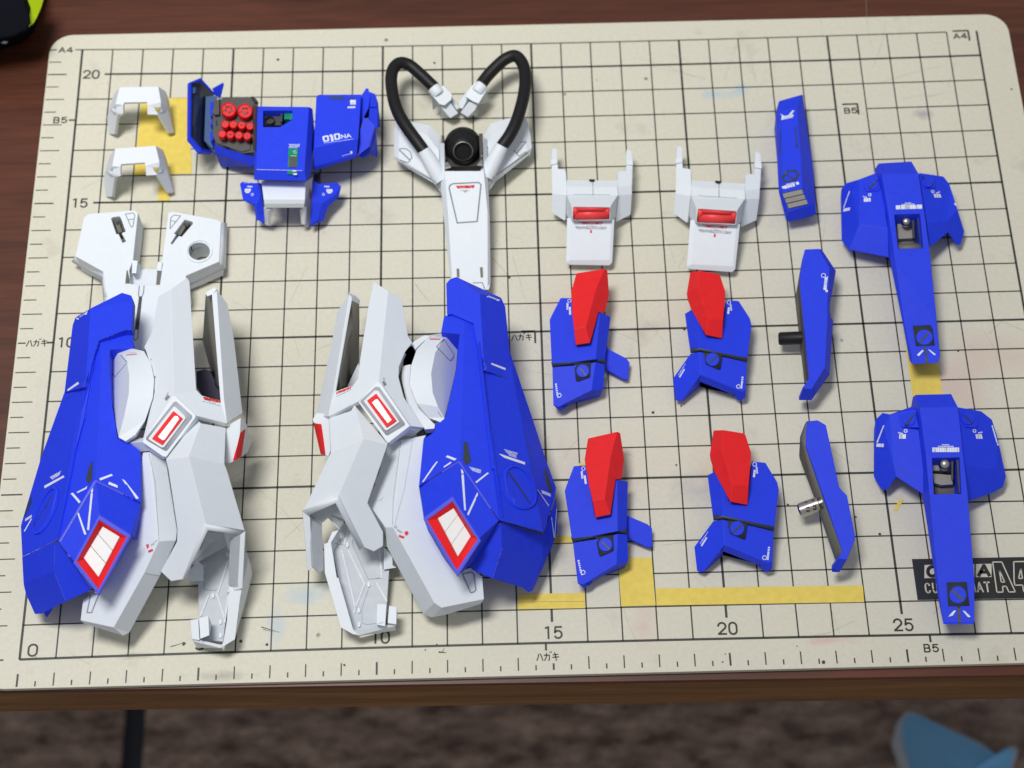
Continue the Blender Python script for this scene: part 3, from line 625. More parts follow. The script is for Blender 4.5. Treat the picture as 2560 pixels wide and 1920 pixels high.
solid("skirt_wing", "B1222,1105,1.1 1275,1140,1.1 1450,1128,.9 1487,1165,.8 1465,1265,.6 1366,1352,.6 1322,1480,.45 1205,1532,.4 1215,1300,1.0 1438,1236,.85 1310,1322,.95 1268,1470,.7", "abcdjki jdef jkf".replace("jkf", "kjf") + " kflg" .replace("kflg", "kfgl") + " iklgh".replace("iklgh", "iklh") + " lgh", BLUE, .15, bevel=.03)
plate("skirt_joint", "B1230,1050,.6 1290,1042,.6 1292,1136,.6 1232,1110,.6", GUN, .3)
for a, b, c in (("B620,1165", "B665,1168", .05), ("B1330,1165", "B1380,1168", .05)): line(INK_W, a + ' ' + b, c, dash=1.6)
for x, y, r in ((622, 1203, 14), (1375, 1207, 14)): line(INK_W, "B%d,%d %d,%d" % (x-25, y-3, x+25, y-3), .10); line(INK_W, "B%d,%d %d,%d" % (x-15, y+13, x+15, y+13), .07)
ring(INK_W, "B666,1240", 10, .02); ring(INK_W, "B1322,1238", 10, .02); line(INK_W, "B590,1130 735,1132", .02, dash=2)

# ================================================================== white frame with two black hoses
thing("hose_frame", "white winged frame with two looping black hoses and a black ball joint", "model part", P3('C', 985, 1500, 0))
sp = solid("spine", "C738,1150,1.15 790,1150,1.3 795,1440,1.5 1200,1440,1.5 1196,1100,1.3 1236,1108,1.1 1247,1560,1.1 1262,1900,.95 1272,2600,.6 1254,2674,.55 855,2674,.55 852,2540,.6 776,1850,.95 752,1560,1.1 828,1860,1.3 872,2560,.85 1090,2660,.8 1240,1860,1.3 1243,2640,.8",
  "abcon copqsrd defgr grhs".replace("grhs", "ghr") + " hirs".replace("hirs", "hisr") + " ijqs jkpq klp lmop mno".replace("mno", "mon") , WHITE2, zb=.05, bevel=.03)
box("joint_bed", P3('C', 990, 1300, .6), (1,0,0), (0,1,0), 1.15, 1.0, .15, .85, GUN)
for s in ("C762,1070,1.35 790,1072,1.35 788,1400,1.2 766,1390,1.2", "C1150,1052,1.35 1190,1050,1.35 1190,1400,1.2 1165,1400,1.2"): plate("joint_bracket", s, GUN, .5)
for s in ("C797,1350,1.5 830,1348,1.5 862,1398,1.5 797,1408,1.5", "C1165,1330,1.5 1187,1322,1.5 1190,1380,1.5 1128,1378,1.5", "C790,1300,1.3 808,1300,1.3 808,1312,1.3 790,1312,1.3", "C1168,1275,1.3 1190,1272,1.3 1190,1290,1.3 1168,1292,1.3"): plate("joint_bracket", s, METAL, .08)
c0 = P3('C', 985, 1180, 1.0)
def globe(name, c, r, m, n=28, k=16, parent='root', sz=1.0):
    V = [c + Vector((0,0,r*sz))]; F = []
    for i in range(1, k):
        for j in range(n): a = math.pi*i/k; b = 2*math.pi*j/n; V.append(c + Vector((r*math.sin(a)*math.cos(b), r*math.sin(a)*math.sin(b), r*sz*math.cos(a))))
    V.append(c - Vector((0,0,r*sz)))
    for j in range(n): F.append((0, 1+j, 1+(j+1) % n)); F.append((len(V)-1, 1+(k-2)*n+(j+1) % n, 1+(k-2)*n+j))
    for i in range(k-2):
        for j in range(n): F.append((1+i*n+j, 1+(i+1)*n+j, 1+(i+1)*n+(j+1) % n, 1+i*n+(j+1) % n))
    return mk(name, V, F, m, parent, 0, 60, True)
ball = globe("ball_joint", c0, .60, BLACK)
axd = (P3('C', 985, 1262, 1.62) - c0).normalized(); t0 = c0 + axd * .40
sweep("ball_collar", [t0-axd*.1, t0+axd*.10, t0+axd*.22, t0+axd*.25, t0+axd*.22, t0+axd*.12, t0+axd*.12], [.50,.46,.36,.31,.285,.27,.01], BLACK, 32, smooth=35, parent=ball)
sweep("socket_rim_highlight", [t0+axd*.24, t0+axd*.262, t0+axd*.268, t0+axd*.255], [.315,.312,.295,.288], METAL, 32, caps=False, smooth=35, parent=ball)  # pale ring drawn in as the highlight on the black collar
sweep("ball_socket", [t0+axd*.20, t0+axd*.285, t0+axd*.28, t0+axd*.12, t0+axd*.11], [.30,.28,.25,.21,.01], BLACK, 32, smooth=35, parent=ball)
WL = "abgh bcfg cdef hgfekji ahilp iljmn".replace("iljmn", "ijnml") + " jkon"
solid("wing_plate", "C285,940,.9 460,930,.9 645,968,.9 752,1085,.9 738,1240,1.0 610,1065,1.15 480,1015,1.1 325,985,1.1 315,1310,1.0 690,1535,1.0 750,1590,1.0 268,1290,.6 300,1345,.6 690,1575,.6 765,1680,.6 270,1020,.7", WL, WHITE2, .2, zb=.2, bevel=.03)
solid("wing_plate", "C1640,872,.9 1460,893,.9 1275,945,.9 1200,1080,.9 1245,1200,1.0 1300,1045,1.15 1450,1000,1.1 1600,985,1.1 1650,1245,1.0 1300,1500,1.0 1250,1580,1.0 1700,1200,.6 1672,1275,.6 1330,1545,.6 1255,1650,.6 1685,1060,.7", WL, WHITE2, .2, zb=.2, bevel=.03)
for s in (("C575,1222,1.55 640,1330,1.35 765,1540,1.0"), ("C1390,1178,1.55 1330,1290,1.35 1225,1500,1.0")):
    q = pts(s); sweep("hose_mount", q, [.2, .24, .26], WHITE2, 20)
hp = pts("C585,1240,1.5 505,1130,1.6 400,985,1.65 315,840,1.65 262,680,1.6 240,500,1.5 262,385,1.4 330,322,1.35 430,345,1.25 545,440,1.15 640,530,1.05 690,578,1.0")
sweep("hose", smoothpath(hp), [.198]*(6*(len(hp)-1)+1), BLACK, 20)
hq = pts("C1380,1195,1.5 1460,1085,1.6 1530,950,1.65 1580,800,1.65 1618,640,1.6 1632,480,1.5 1605,335,1.4 1530,250,1.35 1430,278,1.25 1330,360,1.15 1240,455,1.05 1180,535,1.0")
sweep("hose", smoothpath(hq), [.198]*(6*(len(hq)-1)+1), BLACK, 20)
def conn(a, b, box1, p1, p2):
    q = pts(a + ' ' + b); d = (q[1]-q[0]).normalized()
    k = sweep("hose_plug", [q[0], q[0]+d*.05, q[1]-d*.05, q[1]], [.19, .215, .215, .19], WHITE2, 20)
    plate("plug_body", box1, WHITE2, zb=.35, parent=k, bevel=.03); plate("plug_prong", p1, WHITE2, zb=.1, parent=k, bevel=.02); plate("plug_prong", p2, WHITE2, zb=.1, parent=k, bevel=.02)
conn("C675,575,1.15", "C735,650,1.05", "C662,655,1.15 778,552,1.15 872,650,1.05 862,705,1.0 790,762,1.0 742,748,1.0", "C742,762,.85 848,722,.85 935,842,.6 856,892,.55 838,880,.55", "C868,662,.75 945,782,.5 922,808,.5 852,712,.7")
conn("C1190,545,1.15", "C1130,625,1.05", "C1106,520,1.15 1240,590,1.15 1146,742,1.0 1090,722,1.0 1012,672,1.05 1030,612,1.05", "C1045,722,.85 1142,742,.85 1108,812,.65 1036,882,.5 958,836,.55", "C1018,618,.75 1040,690,.75 978,796,.5 944,786,.5 944,728,.55")
line(INK_G, "C322,1217 345,1208 400,1212 440,1245 456,1300 420,1352 400,1350 330,1328", .03); line(INK_G, "C322,1220 432,1326", .04); line(INK_G, "C310,1345 690,1545 742,1620", .035)
line(INK_G, "C1635,1135 1560,1148 1518,1190 1510,1222 1542,1262 1565,1290 1640,1240", .03); line(INK_G, "C1640,1135 1540,1262", .04); line(INK_G, "C1660,1250 1310,1500 1262,1600", .035)
line(INK_G, "D842,378 848,348 880,328 1148,315 1172,338 1165,400 1132,720 925,735", .045, close=True)
for k in range(3): line(INK_R, "D%d,%d %d,%d" % (915+k*5, 355+k*8, 1103-k*5, 350+k*8), .05, dash=2.2)
line(INK_G, "D960,400 1058,396", .018, dash=1.3); line(INK_G, "D985,408 1035,405", .018, dash=1.3); line(INK_R, "D1005,415 1012,415", .05)
shape(OLIVE, "D918,1210 946,1208 950,1300 922,1298"); shape(OLIVE, "D1160,1197 1190,1193 1194,1300 1168,1303"); line(INK_G, "D1085,1357 1185,1354 1210,1418", .03); shape(INK_G, "D808,296 814,293 812,300")

# ================================================================== white butterfly plate
thing("butterfly_plate", "white two-lobed plate with two key slots and one round hole", "model part", P3('E', 980, 900, 0))
MAIN = "E240,205,1.0 300,165,1.0 845,122,1.0 890,150,1.0 830,720,1.0 785,845,1.0 800,1010,1.0 1108,1020,1.0 1125,850,1.0 1172,760,1.0 1255,150,1.0 1310,138,1.0 1840,235,1.0 1890,265,1.0 1865,740,1.0 1465,910,1.0 1480,1090,1.0 1300,1500,.9 1000,1800,.9 560,1800,.9 510,1160,1.0 470,860,1.0 135,675,1.0 " \
  "565,222,1.0 590,205,1.0 665,195,1.0 685,222,1.0 740,378,1.0 692,398,1.0 745,495,1.0 705,515,1.0 655,405,1.0 630,410,1.0 " \
  "1450,235,1.0 1545,260,1.0 1548,285,1.0 1415,440,1.0 1380,430,1.0 1300,532,1.0 1282,520,1.0 1350,412,1.0 1322,405,1.0"
MV = pts(MAIN); hl = pts(' '.join('E%s,1.0' % p[1:] for p in oval("E1625,615", 128, .83, 0, 20).split()))
mp_V = MV + hl
def big_plate():
    V = mp_V; loops = [list(range(23)), list(range(23, 33)), list(range(33, 42)), list(range(42, 62))]; flat = [i for l in loops for i in l]
    T_ = [tuple(flat[j] for j in t) for t in tessellate_polygon([[Vector((V[i].x, V[i].y, 0)) for i in l] for l in loops])]
    n = len(V); B = [Vector((v.x, v.y, .12)) for v in V]; F = T_ + [tuple(n+i for i in t) for t in T_]
    for l in loops:
        for a, b in zip(l, l[1:] + l[:1]): F.append((a, b, n+b, n+a))
    return mk("main_plate", V + B, F, WHITE2, 'root', .03)
big_plate()
for s in ("E135,675,1.0 470,860,1.0 450,965,.25 88,742,.25", "E470,860,1.0 510,1160,1.0 470,1170,.25 450,965,.25", "E1890,265,1.0 1962,278,.3 1945,822,.3 1865,740,1.0", "E1865,740,1.0 1940,832,.3 1505,1032,.3 1465,910,1.0", "E510,1160,1.0 560,1800,.9 500,1800,.2 470,1170,.25"): plate("sloped_edge", s, WHITE2, .12, bevel=0)
for s in ("E560,200,.45 690,195,.45 760,500,.45 700,520,.45 600,420,.45", "E1440,230,.45 1560,255,.45 1430,440,.45 1290,540,.45 1270,520,.45 1330,400,.45"): plate("slot_backing", s, OLIVE, .15)
for s in ("E600,250,.85 650,235,.85 700,380,.85 655,395,.85", "E1455,255,.85 1500,265,.85 1400,420,.85 1365,412,.85"): plate("slot_pin", s, OLIVE, .3)
for s in ("E610,255,.9 655,250,.9 655,290,.9 625,285,.9", "E1450,275,.9 1510,285,.9 1490,320,.9 1440,305,.9"): plate("slot_pin", s, GUN, .2)
hc = P3('E', 1625, 615, 1.0); rr = []
sweep("hole_rim", [hc+Vector((0,0,-.02)), hc+Vector((0,0,.035)), hc+Vector((0,0,.035)), hc+Vector((0,0,-.3))], [.43,.42,.36,.34], WHITE2, 36, caps=False, smooth=30)
sweep("hole_lining", [hc+Vector((0,0,.0)), hc+Vector((0,0,-.3)), hc+Vector((0,0,-.32))], [.335,.335,.31], OLIVE, 32, caps=False, smooth=30, hit=False)
plate("recess_floor", "E800,828,.62 1122,832,.62 1110,1022,.62 798,1012,.62", WHITE, .4)
for s in ("E752,850,.8 802,846,.8 790,1005,.8 736,1005,.8", "E1125,856,.8 1176,856,.8 1152,1020,.8 1108,1020,.8"): raised("latch", s.replace(",.8", ""), OLIVE, .03)
for s in ("E820,722,1.15 886,730,1.15 868,882,1.05 815,880,1.05", "E1128,742,1.12 1180,742,1.12 1168,850,1.05 1110,850,1.05"): plate("latch_block", s, WHITE2, .6)
plate("latch_post", "E884,738,.9 908,740,.9 890,820,.9 868,818,.9", OLIVE, .5)
line(INK_G, "E738,168 832,155 852,185 826,326 806,322", .026, close=True); line(INK_G, "E765,236 838,228", .022); line(INK_G, "E1284,212 1325,180 1402,190 1275,346", .026, close=True); line(INK_G, "E1284,246 1352,262", .022)
shape(INK_D, "E902,1155 940,1160 898,1555 850,1550"); shape(WHITE, "E912,1035 958,1035 945,1140 905,1140"); line(INK_G, "E905,1030 895,1150 905,1165 935,1165 955,1120 962,1030", .03); line(INK_G, "E852,1555 892,1555 886,1660 850,1690 838,1660", .03, close=True)

# ================================================================== left leg: white thigh and shin with the blue side shield
TRAYG = mat('shaded_white_plastic', (.56, .59, .64), .55, .3)  # white plastic darkened in colour for the shade inside the trays
def leg(label, at): return thing("leg_armour", label, "model part", at, "large leg assemblies")
leg("large white leg with blue side shield, the left of the two", P3('F', 1500, 1400, 0))
solid("foot_tray", "H900,985,.3 960,925,.3 1160,720,.4 1215,900,.4 1210,1112,.3 1178,1400,.25 1160,1548,.25 925,1532,.25 905,1382,.25 975,1370,.25 968,1100,.3 900,1092,.3", "abcdefghijkl", TRAYG, .12, bevel=.02)
plate("tray_wall", "H1205,1120,1.2 1290,1150,1.3 1335,840,1.3 1356,905,1.2 1292,1210,1.0 1252,1532,.8 1140,1600,.7 1163,1548,.8 1190,1390,1.0", WHITE2, zb=.2, bevel=.02)
plate("tray_end", "H918,1530,.75 932,1524,.75 1150,1575,.75 1140,1600,.7 935,1548,.7", WHITE2, zb=.15)
plate("tray_block", "H975,1368,1.0 1048,1350,1.0 1055,1500,1.0 985,1528,1.0", WHITE2, zb=.3, bevel=.02); plate("tray_block", "H908,1384,.85 970,1376,.9 980,1538,.85 922,1530,.8", WHITE2, zb=.3, bevel=.02)
plate("tray_step", "H895,1010,.9 965,930,.9 1005,960,.8 1010,1080,.75 960,1082,.8 900,1088,.8", WHITE, zb=.3, bevel=.02)
plate("tray_web", "H1165,712,1.9 1285,728,1.9 1215,765,1.4 1202,850,1.2", WHITE, .1)
for s in ("H1200,925 1115,1190 1172,1372", "H1048,1195 988,1350", "H1205,1150 1172,1400"): line(WHITE2, s, .05, h=.03)
line(INK_G, "H1010,1090 1015,1150 1100,1158 1112,1140", .012)
for x, y in ((1085, 1200), (1143, 1400), (1143, 1505), (1195, 885)): raised("tray_bump", oval("H%d,%d" % (x, y), 12, 1.6), WHITE2, .06)
plate("interior_shade_plate", "H640,690,.9 905,960,.9 1010,700,1.0 1180,700,1.0 1210,800,.5 930,960,.4", TRAYG, .1)  # plate that puts the interior's shade in as a grey surface
solid("calf_plate", "H545,95,2.5 600,90,2.8 720,150,2.9 808,690,2.3 800,770,2.1 665,780,2.6 620,300,2.9 320,1440,1.8 65,1385,1.5 85,1225,1.6 200,1150,1.9 500,540,2.3 530,180,2.4 675,1045,1.3 440,1482,.5 395,1505,.3 90,1410,1.0 555,1020,2.25",
  "abgfrhijklm bcdefg".replace("bcdefg", "bcdefg") + " fenr rnoh hop ihpq", WHITE, zb=.1, inset=.2, bevel=.03)
line(INK_G, "H145,1180 206,1186 150,1326 115,1326", .035, close=True); shape(INK_R, "H568,803 590,800 590,825 578,838"); shape(INK_R, "H583,850 618,835 624,852 590,867")
line(INK_G, "H608,805 655,770", .018, dash=1.2); line(INK_G, "H606,815 640,795", .018, dash=1.2)
line(INK_G, "H590,100 640,330 668,775", .010); line(INK_G, "H548,1022 675,1045", .010)
SH = solid("shin_guard", "H990,-130,3.3 1182,-95,3.0 1172,185,3.15 895,125,4.0 960,-165,3.3 720,150,3.5 740,230,3.3 808,680,2.6 805,780,2.4 682,1010,1.7 760,1085,1.6 856,1070,1.8 1025,645,2.9 1328,695,1.95 1192,235,3.0",
  "abcd ead edf fdmlkjihg dcnm con".replace("con", "cno"), WHITE, .2, bevel=.03)
plate("side_flap", "H1330,700,2.3 1308,1140,1.2 1242,1158,1.1 1236,1136,1.2 1272,1128,1.3 1292,728,2.25", WHITE2, .12); plate("side_flap_inner", "H1288,728,2.2 1270,1128,1.25 1236,1136,1.1 1200,1110,1.0 1213,762,1.8", GREYM, .08)
solid("shin_rim", "H1012,640,2.9 1022,645,2.96 1332,694,2.02 1292,730,1.95 1045,694,2.86 866,1070,1.82 850,1070,1.85 1018,660,2.85", "bcdegh efgh".replace("bcdegh", "bcdeh"), WHITE2, .1, bevel=0)
plate("shin_inside", "H1045,705,2.3 1170,715,2.0 1160,760,1.7 1040,800,1.7 985,850,1.8", GREYM, .08)
TG = solid("thigh_shell", "F1425,160,3.4 1312,228,3.0 1250,560,3.0 1182,690,2.9 1265,960,3.1 1277,1100,3.1 1165,1560,3.0 1455,1138,3.65 1578,52,2.9 1600,90,2.8 1662,1085,3.3 1712,1138,3.3 1885,1190,3.2 1916,1160,3.1 1850,165,2.9 1832,138,2.9 1950,295,2.3 2010,620,2.3 2088,1300,2.3 1945,1395,3.0 1660,1322,3.6 1805,205,2.9 1200,735,2.9",
  "abcdwefgh ahkji hklmtu vonm opqrstn".replace("vonm", "vonm") + " mnt", WHITE, .18, bevel=.03)
solid("fork_inner_wall", "F1808,205,2.8 1895,1160,3.0 1888,1065,3.0 1830,1040,1.0 1720,640,.5 1748,212,1.6", "acdef", OLIVE, .05, bevel=0)
plate("fork_tip", "F1746,190,2.9 1830,138,2.95 1850,160,2.9 1812,205,2.9 1762,226,2.8", WHITE2, .3, bevel=.02)
plate("fork_joint", "F1662,915,1.6 1740,895,1.9 1790,915,1.8 1850,1040,1.4 1890,1070,1.4 1880,1180,1.4 1715,1140,1.4 1665,1060,1.4", VIOLET, .5)
solid("hip_disc", "F865,728,1.7 960,758,2.9 1022,830,3.1 1045,950,3.3 1040,1120,3.4 1000,1320,3.4 945,1525,3.1 862,900,1.7 880,1190,2.0 900,718,1.9 1080,705,2.6 1180,728,2.8 1245,850,3.0 1272,980,3.2 1262,1150,3.3 1190,1370,3.3 1100,1500,3.2 1010,1560,3.0",
  "abcdefgih ajkb bklc clmd dmne enof fopg gpqr", WHITE, .15, smooth=22, bevel=.02)
line(INK_G, "F890,925 910,968 1024,832 965,765", .03); line(INK_R, "F1015,765 1112,756", .05); line(INK_G, "F1045,744 1105,742", .012)
for k in range(3): line(INK_R, "F%d,%d %d,%d" % (1725+6*k, 1155+9*k, 1886, 1188+7*k), .045, dash=2.5)
line(INK_G, "F1720,1192 1895,1238", .016, dash=2); line(INK_G, "F1775,1195 1840,1212", .016, dash=2)
shape(INK_G, "F1368,1165 1400,1130 1420,1150 1385,1190"); line(INK_R, "F1385,1140 1405,1105", .02); line(INK_G, "F1275,965 1282,972", .07); line(INK_G, "F1240,800 1245,810", .03)
WP = plate("window_plate", "F1440,1142,3.78 1470,1140,3.8 1655,1318,3.7 1655,1340,3.7 1385,1705,3.3 1350,1700,3.3 1165,1570,3.3 1168,1555,3.35", WHITE2, .3, bevel=.04)
def ringplate(nm, o, i, m, h, par=None): return raised(nm, o, m, h, hole=i, bevel=.01, parent=par or 'root', hit=True)
def window(A, B_, Cc, D_, par):
    g = raised("window_groove", A, GREYM, .012, parent=par, bevel=0, hit=True)
    a = raised("window_frame", B_, WHITE2, .07, parent=par, bevel=.015, hit=True)
    r = raised("red_window", Cc, RED, .05, parent=par, bevel=.01, hit=True)
    p = raised("window_pane", D_, PANEL, .02, parent=par, bevel=.01)
window("F1478,1192 1625,1325 1625,1345 1395,1645 1375,1650 1200,1548 1200,1525 1455,1200", "F1472,1243 1568,1335 1568,1355 1370,1620 1345,1620 1228,1545 1232,1530 1455,1250", "F1455,1283 1540,1352 1352,1595 1258,1538", "F1462,1328 1490,1328 1505,1355 1370,1548 1350,1550 1310,1520", WP)
solid("hip_collar", "H430,22,2.9 548,12,3.2 720,142,3.25 706,150,2.9 590,85,2.8 520,92,2.6", "abcdef", WHITE, .3, bevel=.03)
solid("side_lamp", "F1958,1412,2.9 2072,1343,2.8 2126,1400,2.4 2120,1438,2.4 2066,1482,2.8 2016,1741,2.5 1962,1767,2.4 1926,1752,2.4 1930,1495,2.8", "bcde abeefghi".replace("abeefghi", "abefghi"), WHITE2, zb=1.3, bevel=.03)
plate("red_lamp_lens", "F2118,1440,2.4 2066,1482,2.8 2018,1741,2.55 2078,1704,2.1", RED, .25)
# blue side shield of the left leg
LS = solid("lower_shield", "F770,630,2.55 1065,535,2.45 1088,700,2.45 865,715,2.5 862,900,2.6 880,1190,2.8 938,1530,3.0 1030,1562,3.0 G985,275,3.0 998,315,2.9 995,690,2.7 635,510,3.3 F790,820,2.65 705,830,2.85 G330,985,2.9 F300,1500,1.7 445,1110,1.7 G200,330,1.7 48,840,1.5 38,880,1.5 50,1125,1.5 345,1015,2.8 F640,1030,2.6",
  "abcdm amn defghijklm mlvon wnoutsrq", BLUE, zb=.6, inset=.12, bevel=.04)
solid("shield_toe", "G310,1000,2.9 48,1125,1.55 60,1342,1.3 303,1240,2.7 395,1482,1.7 205,1577,.8 150,1580,.8 605,1385,2.0 445,1160,2.6 345,1020,2.85 78,1420,1.1", "abcd dckgfe adehij", BLUE, zb=.3, inset=.15, bevel=.04)
plate("toe_tab", "G215,1560,.6 300,1530,.6 245,1612,.4", BLUE, .2)
US = solid("upper_shield", "F975,190,2.45 1062,215,2.5 1078,260,2.5 685,340,2.6 545,420,1.9 520,490,1.8 445,1112,1.9 1065,535,2.7 765,630,2.85 712,800,2.9 640,1010,2.9 635,1060,2.8 1000,535,2.75 705,325,2.35",
  "anbc".replace("anbc","abc") + " ancd".replace("ancd","acdn") + " chmijkd efglkd ned".replace("ned", "nde"), BLUE, .3, bevel=.03)
raised("shield_ridge", "F705,800 735,812 G 560,0".replace("G 560,0", "700,1000 640,1350 555,1659 528,1659 600,1350 672,1000"), BLUE, .06); raised("shield_ridge", "G500,0 530,0 455,440 400,980 345,980 430,440", BLUE, .06)
raised("round_cover", oval("G240,755", 205, .34, -66), BLUE, .03, bevel=.02, hit=True)
raised("cover_ring", oval("G240,755", 205, .36, -66), BLUE, .045, hole=oval("G235,752", 180, .27, -66), bevel=.02, hit=True)
line(INK_D, "G287,632 145,872", .045)
raised("shield_vent", "G605,360 614,366 608,500 585,542 558,515 577,430", DARK, .015); raised("shield_vent", "G122,640 118,690 78,795 66,800 90,720", DARK, .015)
hood = solid("window_hood", "G635,512,3.35 995,690,2.75 978,820,2.6 935,965,2.45 672,1414,2.2 600,1372,2.3 345,1012,2.95 665,775,3.6 918,938,3.3 672,1392,2.7 448,1142,3.1 665,830,3.6 885,968,3.28 660,1382,2.75 485,1162,3.12",
  "abih ahkg bcdi dej".replace("dej", "deji") + " gkjef hijk|lmno", BLUE, zb=1.2, inset=.2, bevel=.03)
def redwin(o, i, m0, m1, par):
    (a, b, c, d), (e, f, g, h) = pts(o), pts(i)
    V = [a, b, c, d, e, f, g, h]; fr = mk("red_window", V + [v - Vector((0,0,.25)) for v in V], [(0,1,5,4),(1,2,6,5),(2,3,7,6),(3,0,4,7)] + [(8+3,8+7,8+4,8+0),(8+0,8+4,8+5,8+1),(8+1,8+5,8+6,8+2),(8+2,8+6,8+7,8+3)] + [(4,5,13,12),(5,6,14,13),(6,7,15,14),(7,4,12,15),(0,8,9,1),(1,9,10,2),(2,10,11,3),(3,11,8,0)], RED, par, .012)
    rim_ = [v + (v - sum(V[:4], Vector())/4) * .15 + Vector((0, 0, .015)) for v in V[:4]]; hi = [v + Vector((0, 0, .02)) for v in V[:4]]
    mk("window_rim", rim_ + hi + [v - Vector((0,0,.12)) for v in rim_ + hi], [(0,1,5,4),(1,2,6,5),(2,3,7,6),(3,0,4,7),(8,9,1,0),(9,10,2,1),(10,11,3,2),(11,8,0,3),(4,5,13,12),(5,6,14,13),(6,7,15,14),(7,4,12,15),(12,13,9,8),(13,14,10,9),(14,15,11,10),(15,12,8,11)], RIM, par, .02)  # rim coloured lighter than the shield, as if its edge were lit
    L_ = [e, *[e.lerp(h, t) for t in m0], h]; R_ = [f, *[f.lerp(g, t) for t in m1], g]; dz = Vector((0, 0, .05))
    for k in range(3):
        q = [L_[k], R_[k], R_[k+1], L_[k+1]]; c_ = sum(q, Vector())/4; q = [c_ + (v-c_)*.965 + dz for v in q]
        mk("white_pane", q + [v - dz*3 for v in q], [(0,1,2,3),(7,6,5,4),(0,1,5,4),(1,2,6,5),(2,3,7,6),(3,0,4,7)], PANEL, fr, .01)
    return fr
redwin("G665,830,3.62 885,968,3.30 660,1382,2.77 485,1162,3.14", "G693,885,3.4 832,968,3.2 662,1292,2.75 540,1135,2.95", (.24, .62), (.34, .66), hood)
for s in ("G225,557 378,474 386,487 228,577", "G665,498 762,462 773,474 672,514", "G742,524 810,553 812,573 736,544", "G845,502 868,514 980,656 960,662 884,545 875,545", "G435,617 455,613 515,682 503,697", "G483,607 555,570 568,556 562,580 490,615",
          "G600,578 614,568 612,610 598,610", "G597,615 612,615 583,910 567,908", "G487,770 499,768 562,945 545,945", "G120,818 126,822 70,922 62,918", "F570,1012 582,1030 480,1097 470,1085", "F560,420 582,430 575,440 552,432", "F625,388 660,355 652,390 640,395"): shape(INK_W, s)
for k in range(4): line(INK_W, "G%d,%d %d,%d" % (272+6*k, 490+7*k-k*2, 357-k*4, 441+k*9), .03, dash=1.6)
line(INK_W, "G73,830 122,800", .09, dash=1.5); line(INK_W, "F585,415 630,385", .04, dash=1.2); line(BLUE, "G505,800 545,890", .02, h=.012)

line(RIM, "G352,1000 634,518 990,688", .06, h=.02); line(RIM, "G345,1020 450,1150 600,1365", .025, h=.02); line(RIM, "F712,840 700,1000 640,1350 G500,20 440,440 345,975 315,990 60,1125", .012, h=.012); line(RIM, "G303,1240 395,1475", .012, h=.012); line(RIM, "G312,1000 303,1240", .010, h=.012); line(RIM, "F640,1000 620,1050 628,1062", .06, h=.02)  # RIM strips are highlights drawn along hood and ridge edges
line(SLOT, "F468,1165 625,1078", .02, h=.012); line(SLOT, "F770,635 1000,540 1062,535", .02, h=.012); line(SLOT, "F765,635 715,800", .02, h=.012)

# ================================================================== right leg
leg("large white leg with blue side shield, the right of the two", P3('I', 900, 1300, 0))
solid("foot_tray", "J355,750,.6 290,850,.6 345,1130,.5 480,1582,.35 760,1530,.35 752,1365,.4 772,1080,.55 720,1070,.6 727,880,.8 560,800,.9 440,640,1.0", "abcdefghijk", TRAYG, .12, bevel=.02)
plate("tray_wall", "J355,745,1.3 300,760,1.3 262,850,1.3 240,860,1.2 232,850,1.2 238,1100,1.1 372,1555,.8 470,1610,.7 520,1620,.6 475,1572,.8 352,1142,1.1 338,1140,1.1 290,850,1.3", WHITE2, zb=.2, bevel=.02)
plate("tray_end", "J482,1575,.75 830,1522,.75 835,1540,.7 515,1622,.6", WHITE2, zb=.15)
plate("tray_block", "J672,1358,1.0 750,1362,1.0 740,1545,.95 668,1532,.95", WHITE2, zb=.3, bevel=.02); plate("tray_block", "J772,1372,.9 835,1385,.9 832,1528,.85 760,1520,.85", WHITE2, zb=.3, bevel=.02)
plate("tray_step", "J728,885,1.0 740,900,1.0 800,965,.95 802,1040,.8 835,1058,.75 725,1076,.75", WHITE, zb=.3, bevel=.02)
plate("tray_bracket", "J245,625,1.6 370,572,1.8 395,600,1.8 360,748,1.4", WHITE2, .15); plate("tray_bracket", "J285,625,1.85 375,592,1.9 398,660,1.6 362,740,1.5", GREYM, .1)
for s in ("J380,915 492,1392", "J432,915 567,1192 478,1432", "J668,1185 752,1335", "J340,780 358,862", "J432,735 400,865", "J690,910 712,1140"): line(WHITE2, s, .05, h=.03)
line(INK_G, "J470,820 470,870 600,1155 712,1143", .014); line(INK_G, "J600,1240 545,1400 550,1520 590,1530 720,1515", .012); line(INK_G, "J320,858 430,870", .012)
for x, y in ((428, 872), (605, 1200), (523, 1415), (525, 1532)): raised("tray_bump", oval("J%d,%d" % (x, y), 13, 1.7), WHITE2, .06)
solid("calf_plate", "J765,35,2.9 870,0,2.7 I1090,1365,2.9 K205,60,2.8 165,470,2.4 210,760,2.3 480,1215,2.0 610,1170,2.0 712,1250,1.6 727,1445,1.4 358,1520,1.6 298,1478,1.7 J805,725,2.5 740,725,2.1 600,525,2.1 752,880,1.5 K200,1572,.5 272,1604,.3 410,1576,.5 700,1485,.9",
  "bcdefghijklm abmno nmlqp lkrq kjtsr".replace("kjtsr", "kjts krs".replace("krs", "ksr")), WHITE, zb=.1, inset=.2, bevel=.03)
line(INK_G, "K540,1228 560,1222 622,1212 638,1228 656,1365 640,1382 610,1388", .035, close=True); shape(INK_R, "J905,758 925,755 935,772 915,796 898,775"); shape(INK_R, "J855,785 900,800 893,820 850,803")
ring(INK_G, "J828,722", 9, .012); line(INK_G, "J835,738 885,768", .018, dash=1.2); line(INK_G, "J840,750 875,775", .018, dash=1.2); line(INK_G, "J870,5 805,500 800,725", .010); line(GREYM, "J965,0 900,400 812,725", .012)
for s in ("J738,150 808,162 812,120", "J648,480 705,490 712,462"): line(WHITE2, s, .06, h=.03)
